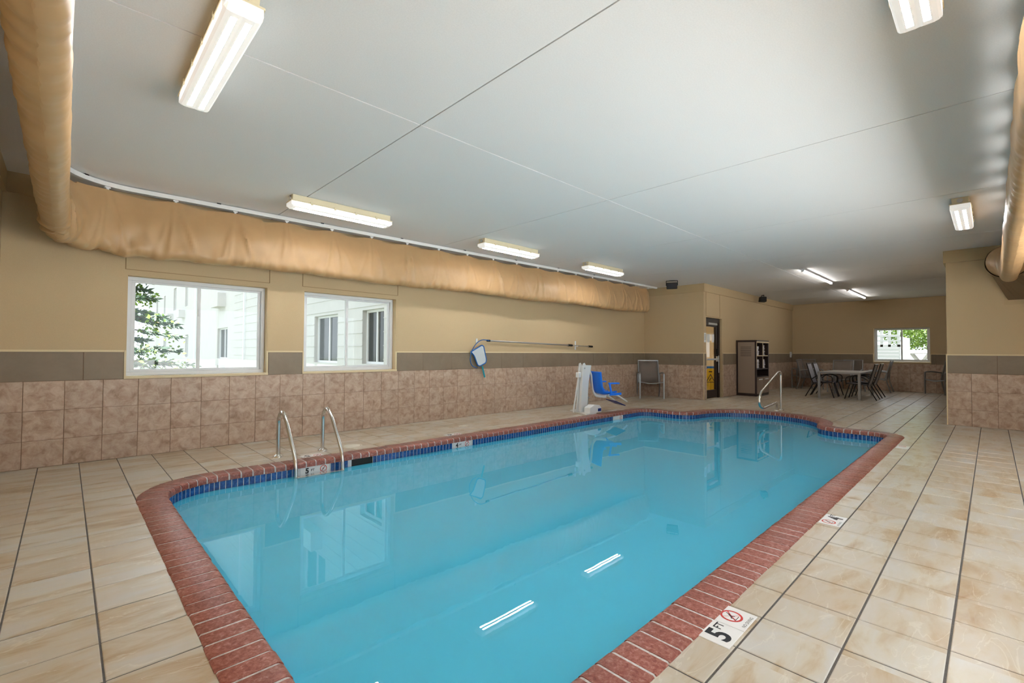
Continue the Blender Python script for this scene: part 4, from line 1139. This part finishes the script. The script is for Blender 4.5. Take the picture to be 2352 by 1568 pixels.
MB().prism([(q[0]-5.54,q[1]-1.1) for q in fp],'y',-.002,.002).build('net_mesh', MAT['netcloth'], net)
MB().obox(nl((5.635,.925)),nl((5.70,.71)),.03,.018,(0,1,0)).build('handle', MAT['teal'], net, bevel=.004)
MB().tube(smooth_path([nl((5.80,1.405,-.01)),nl((5.62,1.425,-.01)),nl((5.48,1.35,-.01)),nl((5.36,1.20,-.01)),nl((5.335,1.03,-.01)),nl((5.38,.93,-.01)),nl((5.50,.89,-.01))],.1,5),.0075,8).build('flexible_hose', MAT['net_blue'], net, smooth=50)

# ------------------------------------------------------------------ loudspeakers, switch
def speaker(label, x, y, z, rz):
    t = thing('loudspeaker',label,'loudspeaker',(x,y,z),rz,'black loudspeakers near the ceiling')
    MB().prism([(-.10,-.075),(-.08,.075),(.075,.065),(.075,-.09)],'y',-.125,.125).build('cabinet', MAT['black'], t, bevel=.012)
    MB().box(.0752,.082,-.11,.11,-.078,.055).build('grille', MAT['ink'], t, bevel=.003)
    MB().tube(smooth_path([(0,-.132,0),(0,-.132,.115),(0,.132,.115),(0,.132,0)],.01,3),.008,6).build('bracket', MAT['black'], t)
    MB().box(-.03,.03,-.06,.06,.112,.122).build('ceiling_plate', MAT['black'], t)
    return t
speaker('black loudspeaker on the ceiling above the corner armchair',10.62,5.40,ZC-.122,math.atan2(-5.4,-10.6))
speaker('black loudspeaker on the ceiling above the towel cabinet',15.25,4.82,ZC-.122,R(-60))
sw = thing('wall_switch','white switch box on the wall near the far corner','switch',(18.77,YA-.012,1.14))
MB().box(-.05,.05,-.04,0.0,-.10,.10).build('cover', MAT['white'], sw, bevel=.006); MB().box(-.015,.015,-.055,-.04,-.03,.03).build('rocker', MAT['vinyl'], sw)

# ------------------------------------------------------------------ outside
tag(MB().box(-60,XF+TH,-70,YR-TH,-.30,-.25).build('patio', MAT['concrete']), kind='structure')  # unseen paving, made pale to bounce sunlight up onto the ceiling
tag(MB().box(-60,XF+TH,YL+TH,90,-.30,-.25).box(XF+TH,110,-70,90,-.30,-.25).build('ground', MAT['lawn']), kind='structure')
wing = thing('neighbour_building','white painted building wing with windows standing beyond the left windows','building',(4.6,24,-.25))
XW = 4.6
wins = [(8.48,9.42,.92,2.07),(10.68,12.1,.90,2.07),(15.2,16.7,.90,2.07),(20.95,22.65,.85,2.1),(29.1,29.95,.82,2.0),(36.5,37.6,.82,2.0),
        (8.5,10.0,3.6,4.85),(11.2,12.7,3.6,4.85),(15.2,16.7,3.6,4.85),(20.9,22.6,3.7,4.9),(29.4,30.2,3.53,4.8),(33.0,33.95,3.53,4.84),(37.1,37.7,3.53,4.7),(40.4,41.2,3.5,4.7)]
us = sorted({7.2,46.0}|{v for q in wins for v in q[:2]}); mbw = MB()
for i in range(len(us)-1):
    sp_ = [(-.25,7.2)]
    for q in wins:
        if q[0] <= us[i]+1e-6 and q[1] >= us[i+1]-1e-6:
            nw_ = []
            for s0,s1 in sp_:
                if s0 < q[2]: nw_.append((s0,min(s1,q[2])))
                if s1 > q[3]: nw_.append((max(s0,q[3]),s1))
            sp_ = [z for z in nw_ if z[1]-z[0] > .01]
    for s0,s1 in sp_: mbw.box(XW,XW+.25,us[i],us[i+1],s0,s1)
mbw.box(XW+.26,XW+9,7.2,46,-.25,7.2)
under(mbw.build('wall', MAT['stucco']), wing)
under(MB().box(XW-.3,XW+9.2,7.0,46.2,7.2,7.45).build('roof', MAT['roofing']), wing)
for (y0,y1,z0,z1) in wins:
    f = MB(); e = .05
    for b in ((y0,y1,z1-e,z1),(y0,y1,z0,z0+e),(y0,y0+e,z0+e,z1-e),(y1-e,y1,z0+e,z1-e),((y0+y1)/2-.025,(y0+y1)/2+.025,z0+e,z1-e)): f.box(XW+.10,XW+.16,b[0],b[1],b[2],b[3])
    fo_ = under(f.build('window', MAT['vinyl']), wing)
    MB().box(XW+.13,XW+.14,y0+e,y1-e,z0+e,z1-e).build('pane', MAT['darkglass'], fo_)
for (y0,y1,z0,z1) in ((21.4,22.6,2.95,3.5),(30.2,31.0,2.95,3.35),(34.0,34.8,2.95,3.35),(11.4,12.4,2.95,3.4),(21.3,22.4,.15,.6),(29.2,30.0,.15,.6)):
    under(MB().box(XW-.28,XW,y0,y1,z0,z1).build('air_conditioner', MAT['stucco']), wing)
for y in (7.9,18.5,27.2): under(MB().box(XW-.06,XW,y-.05,y+.05,-.25,7.2).build('downpipe', MAT['vinyl']), wing)
for k in range(24):
    zc = -.1+.28*k; segs_ = [(7.25,20.0)]
    for (y0,y1,z0,z1) in wins:
        if z0-.02 < zc < z1+.02: segs_ = [t_ for s0,s1 in segs_ for t_ in ((s0,min(s1,y0)),(max(s0,y1),s1)) if t_[1]-t_[0] > .05]
    mbc = MB()
    for s0,s1 in segs_: mbc.box(XW-.012,XW,s0,s1,zc,zc+.012)
    under(mbc.build('course_line', MAT['stucco']), wing)

def foliage(name, mat, n, fn, parent, leaf=(.05,.14)):
    mb = MB()
    for _ in range(n):
        c,d,u_ = fn(); c = Vector(c); d = Vector(d).normalized(); L = random.uniform(*leaf)
        s_ = d.cross(Vector((random.uniform(-1,1),random.uniform(-1,1),random.uniform(-1,1)))).normalized()*L*u_
        mb.add([c,c+d*L*.5+s_,c+d*L,c+d*L*.5-s_],[(0,1,2,3)])
    return tag(mb.build(name, mat, parent), kind='stuff')
def spruce(label, x, y, h, rad, mat2=None):
    t = thing('spruce_tree',label,'tree',(x,y,-.25))
    MB().tube([(0,0,0),(0,0,h*.5),(0,0,h)],[.11,.07,.01],8).build('trunk', MAT['bark'], t, smooth=50)
    br = MB(); tips = []
    z = .35
    while z < h-.2:
        for k in range(7):
            an = random.uniform(0,6.28); L = rad*(1-z/h)*random.uniform(.75,1.1)+.12
            e = Vector((math.cos(an)*L,math.sin(an)*L,z+L*random.uniform(-.25,.05))); br.tube([(0,0,z),tuple(e)],[.016,.004],5); tips.append((Vector((0,0,z)),e))
        z += .22
    br.build('branches', MAT['bark'], t)
    def f1():
        p0,e = random.choice(tips); k = random.uniform(.25,1.0); c = p0.lerp(e,k); ax = (e-p0).normalized()
        side = ax.cross(Vector((0,0,1))); d = ax*random.uniform(.2,1)+side*random.uniform(-1,1)+Vector((0,0,random.uniform(-.5,.35)))
        return c,d,.13
    foliage('needles', MAT['needle'], 15000, f1, t, (.07,.19))
    if mat2:
        def f2():
            p0,e = random.choice(tips); c = p0.lerp(e,random.uniform(.3,1.0))+Vector((random.gauss(0,.07),random.gauss(0,.07),random.gauss(0,.08)))
            return c,(random.uniform(-1,1),random.uniform(-1,1),random.uniform(-1,.3)),.32
        foliage('leaves', mat2, 3600, f2, t, (.05,.11))
    return t
spruce('leafy grey green spruce tree outside the window nearest the duct bend',.80,12.2,4.6,1.5,MAT['leaf'])

# yard beyond the far window
yard = thing('slatted_enclosure','white clad enclosure with open top rails outside the far window','enclosure',(27,4.2,-.25))
for k in range(12): under(MB().box(26.9,27.0,2.85,6.5,-.25+.155*k,-.105+.155*k).build('siding_board', MAT['siding']), yard)
for z0,z1 in ((1.74,1.81),(1.95,2.05)): under(MB().box(26.88,27.02,2.85,6.5,z0,z1).build('rail', MAT['siding']), yard)
for y in (2.9,3.22,3.5,3.8,4.2,5.0,5.8,6.4): under(MB().box(26.9,27.0,y-.05,y+.05,1.5,3.2).build('post', MAT['siding']), yard)
under(MB().box(27.0,30.0,2.8,2.9,-.25,1.95).build('side_panel', MAT['siding']), yard)
under(MB().prism([(3.6,2.3),(6.5,2.9),(6.5,3.2),(3.6,2.5)],'x',28.2,28.4).build('roof_edge', MAT['roofing']), yard)
tag(MB().box(24,100,-40,2.2,-.248,-.24).build('lawn', MAT['lawn']),'strip of green lawn outside the far window','lawn')
pt = thing('picnic_table','picnic table with crossed legs on the lawn outside the far window','picnic table',(33,2.65,-.19))
for k in range(4): MB().box(-.9,.9,-.36+.18*k+.005,-.36+.18*(k+1)-.005,1.37,1.42).build('plank', MAT['wood_gray'], pt)
for s in (-1,1):
    MB().obox((s*.6,-.55,0),(s*.6,.35,1.38),.05,.09).build('leg', MAT['wood_gray'], pt); MB().obox((s*.6,.55,0),(s*.6,-.35,1.38),.05,.09).build('leg', MAT['wood_gray'], pt)
for s in (-1,1): MB().box(-.9,.9,s*.62-.13,s*.62+.13,.72,.77).build('bench', MAT['wood_gray'], pt)
dt = thing('garden_tree','pale green leafy tree over the yard outside the far window','tree',(34,2.0,-.2))
MB().tube([(0,0,0),(.1,.1,1.6),(.0,.3,3.6)],[.14,.11,.05],8).build('trunk', MAT['bark'], dt, smooth=50)
def f3():
    while True:
        q_ = Vector((random.uniform(-1,1),random.uniform(-1,1),random.uniform(-1,1)))
        if .35 < q_.length < 1: break
    return (q_.x*1.7,.75+q_.y*1.9,3.1+q_.z*1.45),(random.uniform(-1,1),random.uniform(-1,1),random.uniform(-1,.4)),.35
foliage('leaves', MAT['leaf'], 8000, f3, dt, (.07,.17))
